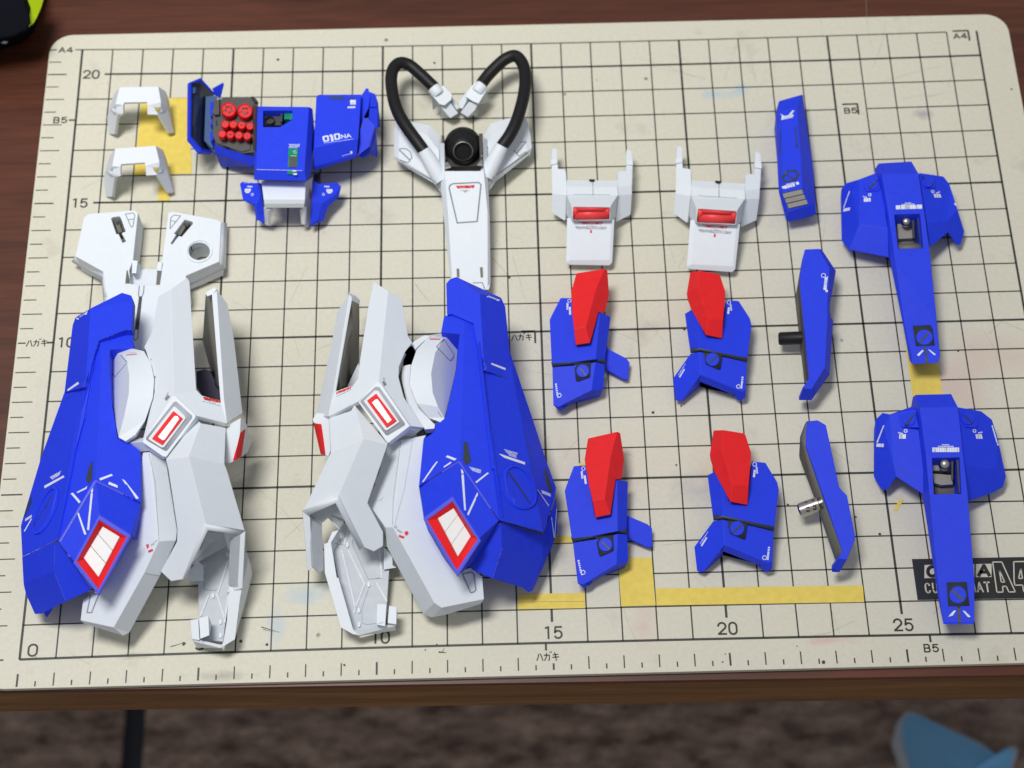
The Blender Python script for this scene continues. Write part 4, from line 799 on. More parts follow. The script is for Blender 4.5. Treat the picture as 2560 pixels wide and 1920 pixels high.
SH = solid("shin_guard", "I275,1225,2.9 460,1162,3.3 565,1395,4.0 290,1512,3.4 490,1115,3.3 770,1440,3.5 J592,525,2.5 722,765,2.0 722,880,1.8 645,925,1.6 555,885,1.7 348,472,2.8 60,585,2.2 I262,1205,3.2",
  "abcd ebc".replace("ebc", "ecb") + " efc cfghijkl dclm", WHITE, .2, bevel=.03)
plate("side_flap", "J55,587,2.25 106,615,2.1 118,650,2.0 135,1075,1.2 98,1082,1.1", WHITE2, .12); plate("side_flap_inner", "J112,620,2.0 215,690,1.5 230,1080,1.2 190,1103,1.2 180,1085,1.25 140,1045,1.4", GREYM, .08)
solid("shin_rim", "J52,586,2.27 346,465,2.9 362,490,2.86 565,888,1.77 525,912,1.7 328,524,2.78 105,622,2.18", "abfg bcdef", WHITE2, .1, bevel=0)
plate("shin_inside", "J110,622,1.9 330,528,2.4 400,660,1.9 300,620,1.9 215,690,1.6", GREYM, .08)
line(INK_G, "I275,1215 490,1122", .03, h=.03); line(GREYM, "I292,1215 466,1160", .03)
TG = solid("thigh_shell", "I650,80,2.9 770,155,3.4 880,225,2.9 900,300,2.9 940,540,2.9 975,590,2.9 915,670,3.0 865,790,3.1 860,880,3.1 905,1050,3.1 1072,1305,2.9 955,1290,3.5 690,920,3.65 525,1082,3.5 518,895,3.3 480,945,3.2 335,998,3.1 315,990,3.1 448,180,2.9 472,215,2.9 345,330,2.3 305,560,2.3 165,1215,2.3 270,1210,3.0 533,750,3.1 605,290,2.9",
  "abmnpoyz".replace("np", "") .replace("abmoyz", "abmoyz") + " bcdefghijklm mnxqpo strq".replace("strq", "stqr") + " suvwxr xqr".replace("xqr", "xrq"), WHITE, .18, bevel=.03)
solid("fork_inner_wall", "I470,236,2.85 530,268,.9 532,430,.4 525,880,.3 430,990,1.0 342,992,2.9", "abcdef", OLIVE, .05, bevel=0)
plate("fork_tip", "I448,178,2.95 500,200,2.9 538,238,2.6 532,268,2.4 472,232,2.85", WHITE2, .2, bevel=.02)
plate("fork_joint", "I525,760,1.9 480,850,1.8 430,960,1.6 500,970,1.6 540,850,1.7", WHITE, .3); plate("fork_joint", "I350,940,1.4 420,900,1.4 520,800,1.4 540,900,1.4 480,965,1.4 345,998,1.4", DARK, .3)
plate("hip_joint", "I900,665,2.0 972,618,2.1 1000,660,2.2 965,780,2.2 885,800,2.1 850,900,2.2 900,1080,2.2 1010,1360,2.2 1095,1368,2.2 1160,1310,2.3 1000,1200,2.4 900,1000,2.4 905,800,2.3", OLIVE, .4)
plate("disc_lip", "I962,772,2.8 905,785,2.7 888,800,2.65 884,900,2.7 925,1080,2.8 1000,1215,2.8 1080,1318,2.7 1158,1312,2.8 1165,1280,2.9 1110,1222,2.9 1010,1100,2.95 950,940,2.9", WHITE, .3, bevel=.02)
plate("disc_lug", "I1072,530,2.6 1000,572,2.5 965,600,2.5 998,648,2.6 1050,595,2.7 1128,532,2.6", WHITE2, .3, bevel=.02)
plate("thigh_tooth", "I905,670,3.0 925,690,2.8 900,740,2.7 885,805,2.6 862,800,2.9", WHITE2, .15)
solid("hip_disc", "I1368,523,1.7 1235,560,2.9 1165,680,3.1 1132,850,3.3 1145,1010,3.4 1190,1130,3.3 1245,1228,2.9 1340,820,1.8 1200,515,2.3 1125,528,2.5 1010,650,2.8 962,790,3.0 950,940,3.1 1010,1100,3.2 1110,1222,3.1 1210,1258,3.0",
  "abcdefgh aijb bjkc ckld dlme emnf fnog gop", WHITE, .15, smooth=22, bevel=.02)
line(INK_G, "I1238,562 1325,690 1322,710 1300,742 1285,738 1178,625", .035, close=True); line(INK_R, "I1120,562 1208,562", .06); line(INK_G, "I1132,548 1185,547", .012); line(INK_G, "I1188,1170 1220,1215", .015)
for k in range(3): line(INK_R, "I%d,%d %d,%d" % (338, 1010+6*k, 472-5*k, 955+9*k), .04, dash=2.2)
line(INK_G, "I335,1045 465,985", .016, dash=2); shape(INK_G, "I722,920 738,912 752,945 740,960"); shape(INK_G, "I742,912 752,925 762,948 752,945"); ring(INK_G, "I738,897", 8, .012)
WP = plate("window_plate", "I672,918,3.8 705,925,3.8 955,1290,3.7 775,1432,3.4 762,1430,3.4 522,1090,3.6", WHITE2, .3, bevel=.04)
window("I665,962 700,965 915,1270 912,1285 770,1370 752,1365 540,1090 545,1075", "I665,995 695,998 872,1260 765,1332 750,1325 572,1085", "I675,1022 845,1248 762,1305 598,1080", "I668,1068 685,1066 803,1240 770,1268 637,1095", WP)
solid("hip_collar", "I957,1290,3.3 1075,1300,2.9 975,1385,2.6 915,1370,2.9 772,1437,2.9 765,1432,3.1", "abcdef", WHITE, .3, bevel=.03)
solid("side_lamp", "I140,1230,2.6 172,1180,2.7 240,1185,2.8 268,1203,2.8 277,1235,2.8 290,1500,2.4 272,1546,2.3 235,1532,2.4 180,1275,2.7 145,1258,2.5", "abcdeij efghi".replace("abcdeij", "abcdeij"), WHITE2, zb=1.3, bevel=.03)
plate("red_lamp_lens", "I143,1260,2.5 182,1276,2.75 236,1532,2.4 205,1526,2.1", RED, .25)
LS = solid("lower_shield", "I1240,368,2.6 1305,352,2.7 1485,430,2.8 1412,420,2.8 1215,505,2.5 1370,520,2.7 1340,820,2.9 1250,1228,3.1 1162,1282,3.1 1160,1340,3.0 K205,60,3.0 165,470,2.8 510,245,3.4 I1510,590,3.0 K858,765,3.0 I1600,800,2.9 K1240,868,2.2 I1822,900,2.2 1800,690,2.0 1990,1250,1.5 K1265,250,1.3 1350,480,1.2 1342,545,1.2",
  "abcdfe dfghijklm dmonc noqr cnrs stuvwqr", BLUE, zb=.6, inset=.12, bevel=.04)
solid("shield_toe", "K870,772,3.0 600,1165,2.1 625,1192,1.9 800,1268,1.8 882,1010,2.8 1235,885,2.2 1230,1115,1.8 1112,1390,.7 1060,1345,.8 1350,560,1.1 1362,850,.7 1310,1000,.7 1205,1240,.5 1150,1370,.5",
  "abcde aegf edihg fghnmlkj", BLUE, zb=.3, inset=.15, bevel=.04)
line(BLUE, "K858,790 612,1168", .05, h=.05)
US = solid("upper_shield", "I1258,95,2.75 1290,58,2.75 1345,40,2.7 1540,185,3.05 1720,215,2.4 1755,290,2.3 1810,845,2.1 1785,898,2.1 1578,822,2.95 1572,750,3.0 1510,580,3.0 1485,430,3.0 1305,352,2.85 1265,357,2.85",
  "abcdjklmn cde defg".replace("cde defg", "cde") + " defghij", BLUE, .3, bevel=.03)
raised("shield_ridge", "I1508,590 1535,592 1570,900 1665,1659 1635,1659 1545,900", BLUE, .06); raised("shield_ridge", "K752,0 785,0 880,740 852,760", BLUE, .06)
raised("round_cover", oval("K1025,480", 205, .66, 63), BLUE, .03, bevel=.02, hit=True)
raised("cover_ring", oval("K1025,480", 205, .70, 63), BLUE, .045, hole=oval("K1035,475", 180, .60, 63), bevel=.02, hit=True)
line(INK_D, "K942,348 1125,612", .055, h=.02)
raised("shield_vent", "K550,85 580,88 615,255 570,288 545,250", DARK, .015); raised("shield_vent", "K1243,325 1262,330 1318,505 1310,525 1285,505 1260,440", DARK, .015)
hood = solid("window_hood", "K510,250,3.55 168,475,2.8 205,750,2.65 470,1210,2.2 530,1222,2.2 602,1150,2.35 852,765,3.05 455,545,3.7 212,735,3.3 495,1212,2.75 700,905,3.2 455,600,3.7 235,762,3.3 492,1195,2.8 668,930,3.2",
  "abih ahkg bci cdji jdef".replace("jdef", "def".replace("def", "jde")) + " gkjef hijk|lmno", BLUE, zb=1.2, inset=.2, bevel=.03)
redwin("K455,600,3.72 235,762,3.32 492,1195,2.82 668,930,3.22", "K465,662,3.5 325,752,3.25 500,1085,2.8 615,905,3.0", (.24, .62), (.36, .68), hood)
for s in ("K410,202 490,232 470,246 395,215", "K377,298 440,256 443,268 380,308", "K315,256 328,255 202,432 190,432 280,300", "K652,430 755,350 770,355 660,442", "K527,318 545,335 550,360 530,358", "K531,368 551,368 570,680 555,672", "K668,520 675,540 592,722 580,708", "K1182,492 1190,498 1290,635 1282,640",
          "K857,190 872,190 1082,262 1080,282 900,222", "I1637,760 1757,805 1755,823 1637,775", "I1588,180 1612,205 1608,212 1595,205", "I1690,228 1712,232 1698,243 1680,240"): shape(INK_W, s)
shape(BLUE, "K660,560 668,560 632,640 622,640", .014)
for k in range(5): line(INK_W, "K%d,%d %d,%d" % (900+10*k, 150+12*k, 1020-k*4, 186+k*9), .025, dash=1.6)
for k in range(4): line(INK_W, "K%d,%d %d,%d" % (600+8*k, 302+10*k, 700-k*2, 330+8*k), .022, dash=1.4)
line(INK_W, "K1225,515 1298,545", .10, dash=1.5); line(INK_W, "I1612,203 1690,232", .05, dash=1.2); line(INK_W, "K1310,740 1335,930 1358,610", .035)

line(RIM, "K172,468 508,255 850,760", .05, h=.02); line(RIM, "I1515,600 1640,1640 K780,20 880,740", .012, h=.012); line(RIM, "K885,1010 800,1262", .012, h=.012); line(RIM, "I1575,760 1595,800 1580,820", .06, h=.02)  # RIM strips again paint highlights on the hood and ridge edges
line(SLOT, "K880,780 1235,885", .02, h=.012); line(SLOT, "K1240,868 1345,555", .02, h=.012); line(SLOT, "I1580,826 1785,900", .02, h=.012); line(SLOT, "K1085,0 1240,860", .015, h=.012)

# ================================================================== white vent skirts
VENT = mat("bright_red_plastic", (0.93, 0.06, 0.065), 0.45, 0.4)
root = thing("vent_skirt", "white forked skirt with a red vent, next to the hose frame", "model part", P3('L', 480, 700, 0), "white skirts with red vents")
solid("side_panel", "L75,235,.95 135,238,.95 138,287,.95 205,293,1.0 218,315,1.0 225,452,1.15 80,442,1.0 80,537,.9 222,550,1.05 212,800,.5 202,806,.5 73,722,.3", "abcdefg gfih hijkl", WHITE2, .14, bevel=.02)
solid("side_panel", "L825,242,.95 887,246,.95 880,448,1.0 740,470,1.15 738,325,1.0 760,312,1.0 820,310,.95 880,540,.9 738,556,1.05 866,748,.3 728,818,.5 718,806,.5", "abcdefg cdih hijk ".replace("hijk ", "hjkli"), WHITE2, .14, bevel=.02)
for s in ("L78,92,.8 112,78,.8 133,96,.8 132,192,.9 76,194,.9", "L824,98,.8 838,88,.8 876,112,.8 886,202,.9 822,204,.9"): plate("prong", s, WHITE2, .14, bevel=.02)
for s in ("L72,190,1.0 133,186,1.0 133,235,1.0 66,245,1.0", "L822,200,1.0 886,202,1.0 892,248,1.0 822,246,1.0"): plate("hinge", s, WHITE2, .2, bevel=.02)
solid("centre_bar", "L226,400,1.0 735,405,1.0 735,472,1.15 226,466,1.15 225,550,1.2 742,555,1.2", "abcd dcfe", WHITE2, .2, bevel=.02)
plate("peg", "L450,390,1.1 510,392,1.1 495,412,1.1 466,410,1.1", BLACK, .1); line(INK_D, "L488,412 491,548", .014); line(INK_G, "L300,543 660,549", .014)
solid("vent_hood", "L227,552,1.25 733,558,1.25 665,662,1.7 275,662,1.6 285,805,1.1 662,805,1.1 222,735,.5 716,770,.5 250,790,.5 293,668,1.68 656,676,1.68 655,796,1.2 293,796,1.2", "abcd dcfe|jklm adegi".replace("adegi", "adeig") + " bcfh", WHITE2, zb=.35, bevel=.03)
plate("red_vent", "L340,708,1.52 604,708,1.52 653,795,1.2 295,795,1.2", VENT, .05, bevel=0)
plate("red_vent", "L294,672,1.6 655,678,1.6 604,709,1.52 340,709,1.52", VENT, .05, bevel=0); plate("red_vent", "L294,672,1.6 340,709,1.52 296,793,1.2", VENT, .05, bevel=0); plate("red_vent", "L655,678,1.6 604,709,1.52 652,793,1.2", VENT, .05, bevel=0)
solid("apron", "L230,780,.98 705,792,.98 682,1226,.4 655,1255,.38 250,1248,.38 220,1225,.4 262,780,1.04 672,790,1.04 655,1200,.5 268,1200,.5", "agjfbh".replace("agjfbh", "agjf") + " ghij hbci fjide".replace("fjide", "efjicd".replace("efjicd", "fjicde")), WHITE2, .12, bevel=.02)
shape(INK_R, "L348,820 592,822 572,844 380,842"); line(WHITE2, "L430,832 515,833", .02, dash=1.2, h=.014); line(WHITE2, "L372,824 384,838", .02, h=.014); line(WHITE2, "L566,826 556,840", .02, h=.014)
for k, (a, b) in enumerate(((310, 632), (318, 625), (325, 618))): line(INK_G, "L%d,%d %d,%d" % (a, 866+10*k, b, 870+10*k), .018, dash=2.2)
line(INK_G, "L432,857 500,859", .014, dash=1.3); line(INK_R, "L460,915 473,915", .10)
flush(); cur.ink = {}
copy_to(root, "white forked skirt with a red vent, next to the grey-grilled blue pod", "L75,92,.8 850,92,.8 220,1225,.4 682,1226,.4", "L1345,75,.8 2120,112,.8 1435,1278,.4 1898,1300,.4"); cur.root = None

# ================================================================== red and blue plates
def belt_disc(sq, c, r, slot, body):
    b = raised("dark_square", sq, DARK, .035, parent=body, bevel=0, hit=True)
    raised("round_bolt", oval(c, r), BLUE, .05, parent=body, bevel=.01, hit=True); line(INK_D, slot, .05)
rootA = thing("shin_plate", "red and blue plate below the first skirt, fin pointing right", "model part", P3('N', 430, 900, 0), "red and blue plates")
up = solid("upper_plate", "N130,570,.9 150,525,.9 235,360,.9 345,362,1.0 378,815,1.1 522,792,1.1 592,500,1.1 612,498,1.1 712,540,.8 655,968,.7 568,948,1.1 150,1000,.85", "abcdefghkl hijk", BLUE, zb=.1, bevel=.03)
lo = solid("lower_plate", "N156,1022,.82 365,1006,1.0 520,984,1.05 568,972,1.05 656,992,.7 640,1234,.6 530,1242,.95 215,1400,.7 165,1385,.7 225,1437,.3 275,1413,.35 262,1390,.4 290,1388,.4", "abcdghi degf".replace("degf", "defg") + " ihj".replace("ihj", "ihkj").replace("ihkj", "ihlj".replace("l","k")) + " hgfmlk".replace("hgfmlk", "gfmh hmlk"), BLUE, zb=.1, bevel=.03)
plate("dark_belt", "N150,996,.88 560,946,1.1 657,964,.76 657,994,.74 565,976,1.08 156,1025,.86", DARK, .2, bevel=0)
plate("fin", "N665,838,.45 690,848,.45 858,935,.4 893,975,.38 876,1137,.3 842,1137,.3 665,1042,.35", BLUE, .14, bevel=.02)
belt_disc("N362,990 522,978 516,1110 505,1122 395,1160 380,1148", "N447,1060", 60, "N418,1028 478,1100", lo)
solid("red_plate", "N385,125,1.2 655,82,1.2 682,100,1.2 697,330,1.1 655,500,1.05 595,498,1.15 515,792,1.2 378,812,1.2 345,500,1.25 335,300,1.2 570,285,1.6 475,640,1.65 362,655,1.5", "abklmij bcdefglk mlgh", RED, zb=.7, bevel=.03)
ring(INK_W, "N318,388", 15, .022); line(INK_W, "N300,410 300,470", .06, dash=1.3); line(INK_W, "N322,448 326,518", .06); line(INK_W, "N190,1178 205,1300", .05, dash=2.5); ring(INK_W, "N222,1290", 18, .022); line(INK_W, "N205,1305 212,1308", .04)
flush(); cur.ink = {}
copy_to(rootA, "red and blue plate beside the upright yellow tape, fin pointing right", "N235,360,.9 682,100,1.2 225,1437,.3 893,975,.38", "O192,385,.9 632,85,1.2 298,1505,.3 928,965,.38"); cur.root = None
rootB = thing("shin_plate", "red and blue plate below the second skirt, fin pointing left", "model part", P3('N', 1720, 900, 0), "red and blue plates")
solid("upper_plate", "N1420,510,.6 1490,468,.8 1533,462,.9 1610,718,1.1 1765,752,1.1 1815,378,1.0 1935,390,.95 2040,555,.85 2055,620,.85 2015,945,.85 1560,843,1.15 1470,868,.8", "abkl".replace("abkl", "abckl") + " cdefghijk", BLUE, zb=.1, bevel=.03)
lo = solid("lower_plate", "N1472,892,.8 1556,874,1.1 1572,1095,1.0 1385,1347,.3 1330,1340,.3 1305,1130,.4 2012,972,.85 2002,1240,.75 1960,1256,.75 2000,1310,.4 1950,1346,.3 1895,1300,.35 1902,1278,.4 1850,1268,.4 1545,1150,.65", "abcdef bghic".replace("bghic", "bghic") + " icon".replace("icon", "cinm".replace("cinm", "cino")) + " ihj".replace("ihj", "hji".replace("hji", "hji")) + " ijklmn", BLUE, zb=.1, bevel=.03)
plate("dark_belt", "N1470,865,.86 1560,841,1.2 2016,941,.92 2016,974,.9 1560,875,1.17 1475,890,.84", DARK, .2, bevel=0)
belt_disc("N1598,880 1772,905 1758,1040 1735,1042 1618,990", "N1682,950", 62, "N1645,985 1722,918", lo)
solid("red_plate", "N1470,115,1.1 1555,100,1.25 1740,132,1.2 1757,150,1.2 1807,300,1.15 1775,748,1.1 1620,715,1.2 1475,460,1.0 1437,320,1.0 1545,260,1.5 1640,565,1.6 1785,570,1.4", "abji bcdelkj ijkgh klfg", RED, zb=.7, bevel=.03)
ring(INK_W, "N1838,404", 17, .022); line(INK_W, "N1855,425 1862,480", .05, dash=1.3); line(INK_W, "N1840,452 1832,510", .06); line(INK_W, "N1970,1112 1958,1222", .055, dash=2.5); ring(INK_W, "N1930,1206", 17, .022)
line(INK_W, "N1415,1040 1370,1115", .05); line(INK_W, "N1400,1030 1355,1100", .025, dash=1.5); line(INK_W, "N1425,990 1395,1040", .018, dash=1.5)
flush(); cur.ink = {}
copy_to(rootB, "red and blue plate above the long yellow tape, fin pointing left", "N2055,620,.85 1950,1346,.3 1305,1130,.4 1740,132,1.2", "O2080,590,.85 1982,1386,.3 1312,1125,.4 1772,97,1.2"); cur.root = None

# ================================================================== grey-grilled blue pod
thing("blue_pod", "slim blue pod with a ribbed grey grille, right of the second skirt", "model part", P3('M', 350, 850, 0))
pb = solid("pod_body", "M218,195,.9 480,120,.9 430,270,1.4 232,310,1.4 186,310,.9 198,900,.9 215,1240,.9 300,1570,.5 262,1255,1.4 322,1475,1.1 490,1195,1.4 575,1400,1.1 648,1490,.6 600,1525,.5 335,1587,.5 605,880,.8 550,550,.8 470,780,1.4 495,125,.85",
  "abcd dcrki".replace("dcrki", "dcrki") + " iklj jlmnoh".replace("jlmnoh", "jlmnoh") + " adigfe gijh csqpmlkr".replace("csqpmlkr", "csqpmlkr") + " bsc", BLUE, zb=.1, bevel=.04)
raised("grille_bed", "M262,1252 486,1203 553,1392 325,1443", SLOT, .01, parent=pb, bevel=0)
for k in range(3):
    t0, t1 = k/3+.02, (k+1)/3-.03; L0, L1 = (268, 1258), (328, 1440); R0, R1 = (486, 1208), (550, 1388)
    q = [(L0[0]+(L1[0]-L0[0])*t, L0[1]+(L1[1]-L0[1])*t) for t in (t0, t1)]; w_ = [(R0[0]+(R1[0]-R0[0])*t, R0[1]+(R1[1]-R0[1])*t) for t in (t0, t1)]
    raised("grille_slat", "M%f,%f %f,%f %f,%f %f,%f" % (*q[0], *w_[0], *w_[1], *q[1]), mat_g if k else (mat_g := mat("warm_grey_plastic", (.30, .28, .26), .55)), .06, bevel=.02, parent=pb)
line(INK_D, "M300,1012 400,992 438,1040 410,1105 290,1128 262,1080", .07, close=True); line(INK_D, "M285,1036 392,1092", .05); line(SLOT, "M440,1040 500,1055 560,1110 610,1195", .025)
line(SLOT, "M228,540 228,790", .05); line(SLOT, "M408,490 425,720", .05); line(SLOT, "M215,765 240,760", .08); line(SLOT, "M415,700 432,730", .08)
shape(INK_W, "M225,350 240,344 285,372 268,385"); shape(INK_W, "M330,355 375,303 396,308 350,360"); line(INK_W, "M248,388 378,360", .08, dash=2.2); line(INK_W, "M245,408 370,378", .06, dash=2)
line(INK_W, "M258,1196 282,1188", .1); line(INK_W, "M288,1190 405,1158", .12, dash=3); line(INK_W, "M415,1150 440,1140", .1); line(INK_W, "M300,1158 405,1132", .03, dash=1.3)

# ================================================================== slim blue fins with a peg
thing("blade_fin", "slim blue fin standing on edge with a plain black peg", "model part", P3('P', 480, 850, 0), "slim blue fins")
solid("fin_shell", "P365,92,1.5 505,85,1.5 610,280,1.5 588,640,1.5 588,820,1.5 562,1265,1.5 430,1470,1.4 345,1465,1.4 405,1360,1.5 312,395,1.5 530,92,1.1 672,305,1.1 615,620,1.1 612,750,1.1 645,790,1.1 610,1330,1.0 430,1585,.5 305,1583,.5 340,180,1.5",
  "abcdefghijs bklc clmd dmne eno eopf fpqg gqrh", BLUE, .2, bevel=.03)
plate("inner_side", "P338,185,1.4 312,400,1.4 405,1360,1.4 358,1400,.5 335,1200,.4 270,560,.4", GUN, .06, bevel=0)
plate("fin_tip", "P345,1470,1.35 425,1472,1.35 470,1490,1.2 425,1583,.5 318,1583,.5 302,1560,.5", BLUE, .2, bevel=.02)
line(STEEL, "P270,560 355,1400", .02); a, b = pts("P345,965,.75 105,975,.6"); pg = sweep("peg", [a, a.lerp(b, .93), b], [.20, .20, .17], BLACK, 24)
ring(INK_W, "P548,350", 20, .022); line(INK_W, "P575,368 562,488", .09, dash=2.2); line(INK_W, "P583,368 590,366", .04); line(INK_W, "P568,503 586,503", .07)
thing("blade_fin", "slim blue fin standing on edge with a slotted metal peg", "model part", P3('Q', 420, 850, 0), "slim blue fins")
solid("fin_shell", "Q220,90,1.5 332,80,1.5 414,128,1.5 545,745,1.5 622,822,1.5 704,1242,1.5 622,1455,1.4 530,1450,1.4 575,1365,1.5 215,330,1.5 550,1583,.6 475,1583,.6 468,1550,.7", "abcdefghij hgklm", BLUE, .2, bevel=.03)
plate("inner_side", "Q218,95,1.4 218,335,1.4 575,1368,1.4 535,1440,1.0 510,1470,.7 300,850,.5 152,455,.6 162,245,1.0", OLIVE, .06, bevel=0)
line(STEEL, "Q162,245 152,458 300,850 512,1470", .05); line(STEEL, "Q218,95 162,245", .04)
a, b = pts("Q405,885,.9 150,975,.6"); pg = sweep("peg", [a, a.lerp(b, .08), a.lerp(b, .10), a.lerp(b, .2), a.lerp(b, .22), a.lerp(b, .93), b], [.22, .22, .17, .17, .22, .22, .18], METAL, 28, smooth=30)
for x, y in ((235, 960), (302, 942), (370, 925)): raised("peg_slot", "Q%d,%d %d,%d %d,%d %d,%d" % (x-17, y-22, x+15, y-28, x+20, y+22, x-12, y+28), GUN, .012, parent=pg, bevel=0)
for x, y in ((215, 885), (285, 868), (345, 850)): raised("peg_slot", "Q%d,%d %d,%d %d,%d" % (x-18, y+8, x+12, y-4, x+14, y+14), GUN, .012, parent=pg, bevel=0)

# ================================================================== long blue shields
def shield_window(fr, poly, ball_, items, par):
    for nm, s, m_ in items: plate(nm, s, m_, .05, parent=par, bevel=0)
rootR = thing("long_shield", "long blue shield with wings, the upper one, notched at its right", "model part", P3('R', 600, 700, 0), "long blue shields")
sp_ = solid("shield_spine", "R350,85,1.2 600,70,1.2 652,160,1.5 375,165,1.55 705,500,1.6 738,760,1.5 790,1280,1.3 815,1540,1.1 800,1590,.9 600,1597,.9 325,125,1.0 440,560,1.55 480,850,1.5 545,1290,1.3 605,1560,1.05 330,160,.9 415,480,.9 437,820,.9 535,1300,.8 585,1575,.6 470,470,1.55 665,465,1.57 688,725,1.5 500,730,1.5",
  "abcd kadp dcefghijonml|uvwx pdlq qlmr rmns snot toj", BLUE, zb=.15, bevel=.04)
plate("window_back", "R460,460,.75 690,455,.75 710,740,.75 490,745,.75", OLIVE, .05, bevel=0); plate("window_board", "R490,500,.95 610,520,.95 612,650,.95 590,650,.95 500,655,.95", mat_g, .15, bevel=.01); plate("window_sill", "R500,690,1.2 688,690,1.2 690,724,1.25 505,728,1.25", OLIVE, .05, bevel=0)
plate("window_rail", "R600,480,1.2 620,480,1.2 625,650,1.1 612,650,1.1", GUN, .1); plate("window_rail", "R640,475,1.3 662,475,1.3 682,715,1.2 668,715,1.2", GUN, .1)
globe("ball_pin", P3('R', 558, 528, 1.25), .16, METAL, parent=sp_)
lw = solid("shield_wing", "R205,205,1.1 360,175,1.2 422,575,1.2 205,545,1.1 432,797,.8 128,738,.6 72,670,.4 70,280,.5 100,235,.6 150,300,.95 320,162,1.0", "akb abcdj".replace("abcdj", "abcd ajd") + " dcef jdfgh iaj ijh", BLUE, zb=.1, bevel=.04)
rw = solid("shield_wing", "R655,158,1.35 780,175,1.2 885,240,1.0 945,430,.9 998,600,.6 970,697,.4 940,702,.4 875,605,.8 735,720,1.0 715,540,1.35 870,520,1.1 840,185,1.1", "ablckj".replace("ablckj", "ablckj") + " cdk kdefgh jkhi", BLUE, zb=.1, bevel=.04)
for s, r in (("R242,205 345,195 362,280 345,300 258,300 242,270", lw), ("R680,182 768,185 776,262 768,275 700,270", rw)): raised("bolt_pad", s, BLUE, .05, parent=r, bevel=.02, hit=True)
for c, r in (("R308,245", lw), ("R722,225", rw)): raised("round_bolt", oval(c, 42), BLUE, .04, parent=r, bevel=.015, hit=True)
line(INK_D, "R282,275 342,210", .06); line(INK_D, "R680,188 748,245", .06)
ds = raised("dark_square", "R608,1312 740,1306 758,1330 775,1460 632,1466", DARK, .02, parent=sp_, bevel=0, hit=True); raised("round_bolt", oval("R697,1400", 62, .92), BLUE, .03, parent=sp_, bevel=.012, hit=True)
line(INK_D, "R665,1436 725,1366", .06); line(INK_D, "R700,1462 716,1590", .07)
for s in ("R640,1530 680,1493 692,1498 655,1540", "R725,1490 738,1492 785,1528 770,1532"): shape(INK_W, s)
line(INK_W, "R482,418 672,412", .28 / 2, dash=2.6); line(INK_W, "R525,398 620,392", .03, dash=1.4); line(INK_W, "R548,386 595,384", .03, dash=1.4)
line(INK_W, "R132,295 88,418", .05); line(INK_W, "R85,438 132,430", .1); line(INK_W, "R240,362 285,360", .13, dash=2.5); line(INK_W, "R232,335 262,342", .04, dash=1.3); ring(INK_W, "R285,322", 9, .03); line(INK_W, "R770,330 815,330", .13, dash=2.5); ring(INK_W, "R760,298", 9, .03); line(INK_W, "R785,312 812,300", .04, dash=1.3); line(INK_W, "R925,385 935,400", .06)
rootS = thing("long_shield", "long blue shield with wings, the lower one, lying over the printed maker's block", "model part", P3('S', 520, 700, 0), "long blue shields")
sp_ = solid("shield_spine", "S335,70,1.25 565,65,1.2 608,150,1.5 360,152,1.6 640,450,1.6 670,700,1.55 715,1280,1.3 715,1540,1.05 705,1556,.95 515,1556,.95 316,85,1.0 400,450,1.6 425,720,1.5 480,1290,1.3 512,1545,1.0 345,170,1.0 385,560,.95 388,770,.9 482,1400,.7 510,1530,.6 440,478,1.58 620,475,1.58 632,712,1.5 452,716,1.5",
  "abcd kadp dcefghijonml|uvwx pdlq qlmr rmns snot toj", BLUE, zb=.15, bevel=.04)
plate("window_back", "S430,468,.75 640,465,.75 655,735,.75 440,735,.75", OLIVE, .05, bevel=0); plate("window_board", "S445,580,1.0 575,590,1.0 575,650,1.0 500,655,1.0 455,640,1.0", mat_g, .15, bevel=.01); plate("window_board", "S445,500,1.0 500,500,1.0 560,530,1.0 560,562,1.0 445,560,1.0", mat_g, .15, bevel=.01)
plate("window_rail", "S565,485,1.3 580,485,1.3 578,625,1.2 568,612,1.2", GUN, .1); plate("window_rail", "S598,482,1.4 620,480,1.4 630,708,1.3 615,705,1.3", GUN, .1)
globe("ball_pin", P3('S', 522, 522, 1.3), .18, METAL, parent=sp_)
lw = solid("shield_wing", "S170,195,1.1 345,165,1.2 386,560,1.2 190,515,1.1 388,718,.8 208,602,.7 145,690,.35 108,680,.4 62,600,.4 75,230,.5 120,185,.6 130,280,.95 310,145,1.05", "amb abcd adl dcef ldfghij kalj".replace("kalj", "kalj"), BLUE, zb=.1, bevel=.04)
rw = solid("shield_wing", "S605,148,1.35 760,175,1.2 830,230,1.0 865,340,.95 920,600,.5 900,670,.4 810,715,.5 672,760,.8 635,520,1.35 860,560,.9", "abcdjihi".replace("abcdjihi", "abcdji") + " def".replace("def", "dej") + " jefghi", BLUE, zb=.1, bevel=.04)
for s, r in (("S225,205 335,180 360,285 245,282", lw), ("S635,185 725,190 735,270 720,288 650,280", rw)): raised("bolt_pad", s, BLUE, .05, parent=r, bevel=.02, hit=True)
for c, r in (("S293,228", lw), ("S672,222", rw)): raised("round_bolt", oval(c, 42), BLUE, .04, parent=r, bevel=.015, hit=True)
line(INK_D, "S265,275 322,200", .06); line(INK_D, "S640,192 705,255", .06)
raised("dark_square", "S535,1286 665,1283 683,1438 545,1440", DARK, .02, parent=sp_, bevel=0, hit=True); raised("round_bolt", oval("S608,1368", 55), BLUE, .03, parent=sp_, bevel=.012, hit=True)
line(INK_D, "S575,1335 648,1408", .07); line(INK_D, "S613,1440 620,1554", .08)
for s in ("S545,1508 582,1468 596,1468 575,1500", "S638,1468 652,1470 692,1508 675,1512"): shape(INK_W, s)
line(INK_W, "S443,426 618,426", .28 / 2, dash=3); line(INK_W, "S480,404 578,404", .03, dash=1.4); line(INK_W, "S505,394 550,394", .03, dash=1.4)
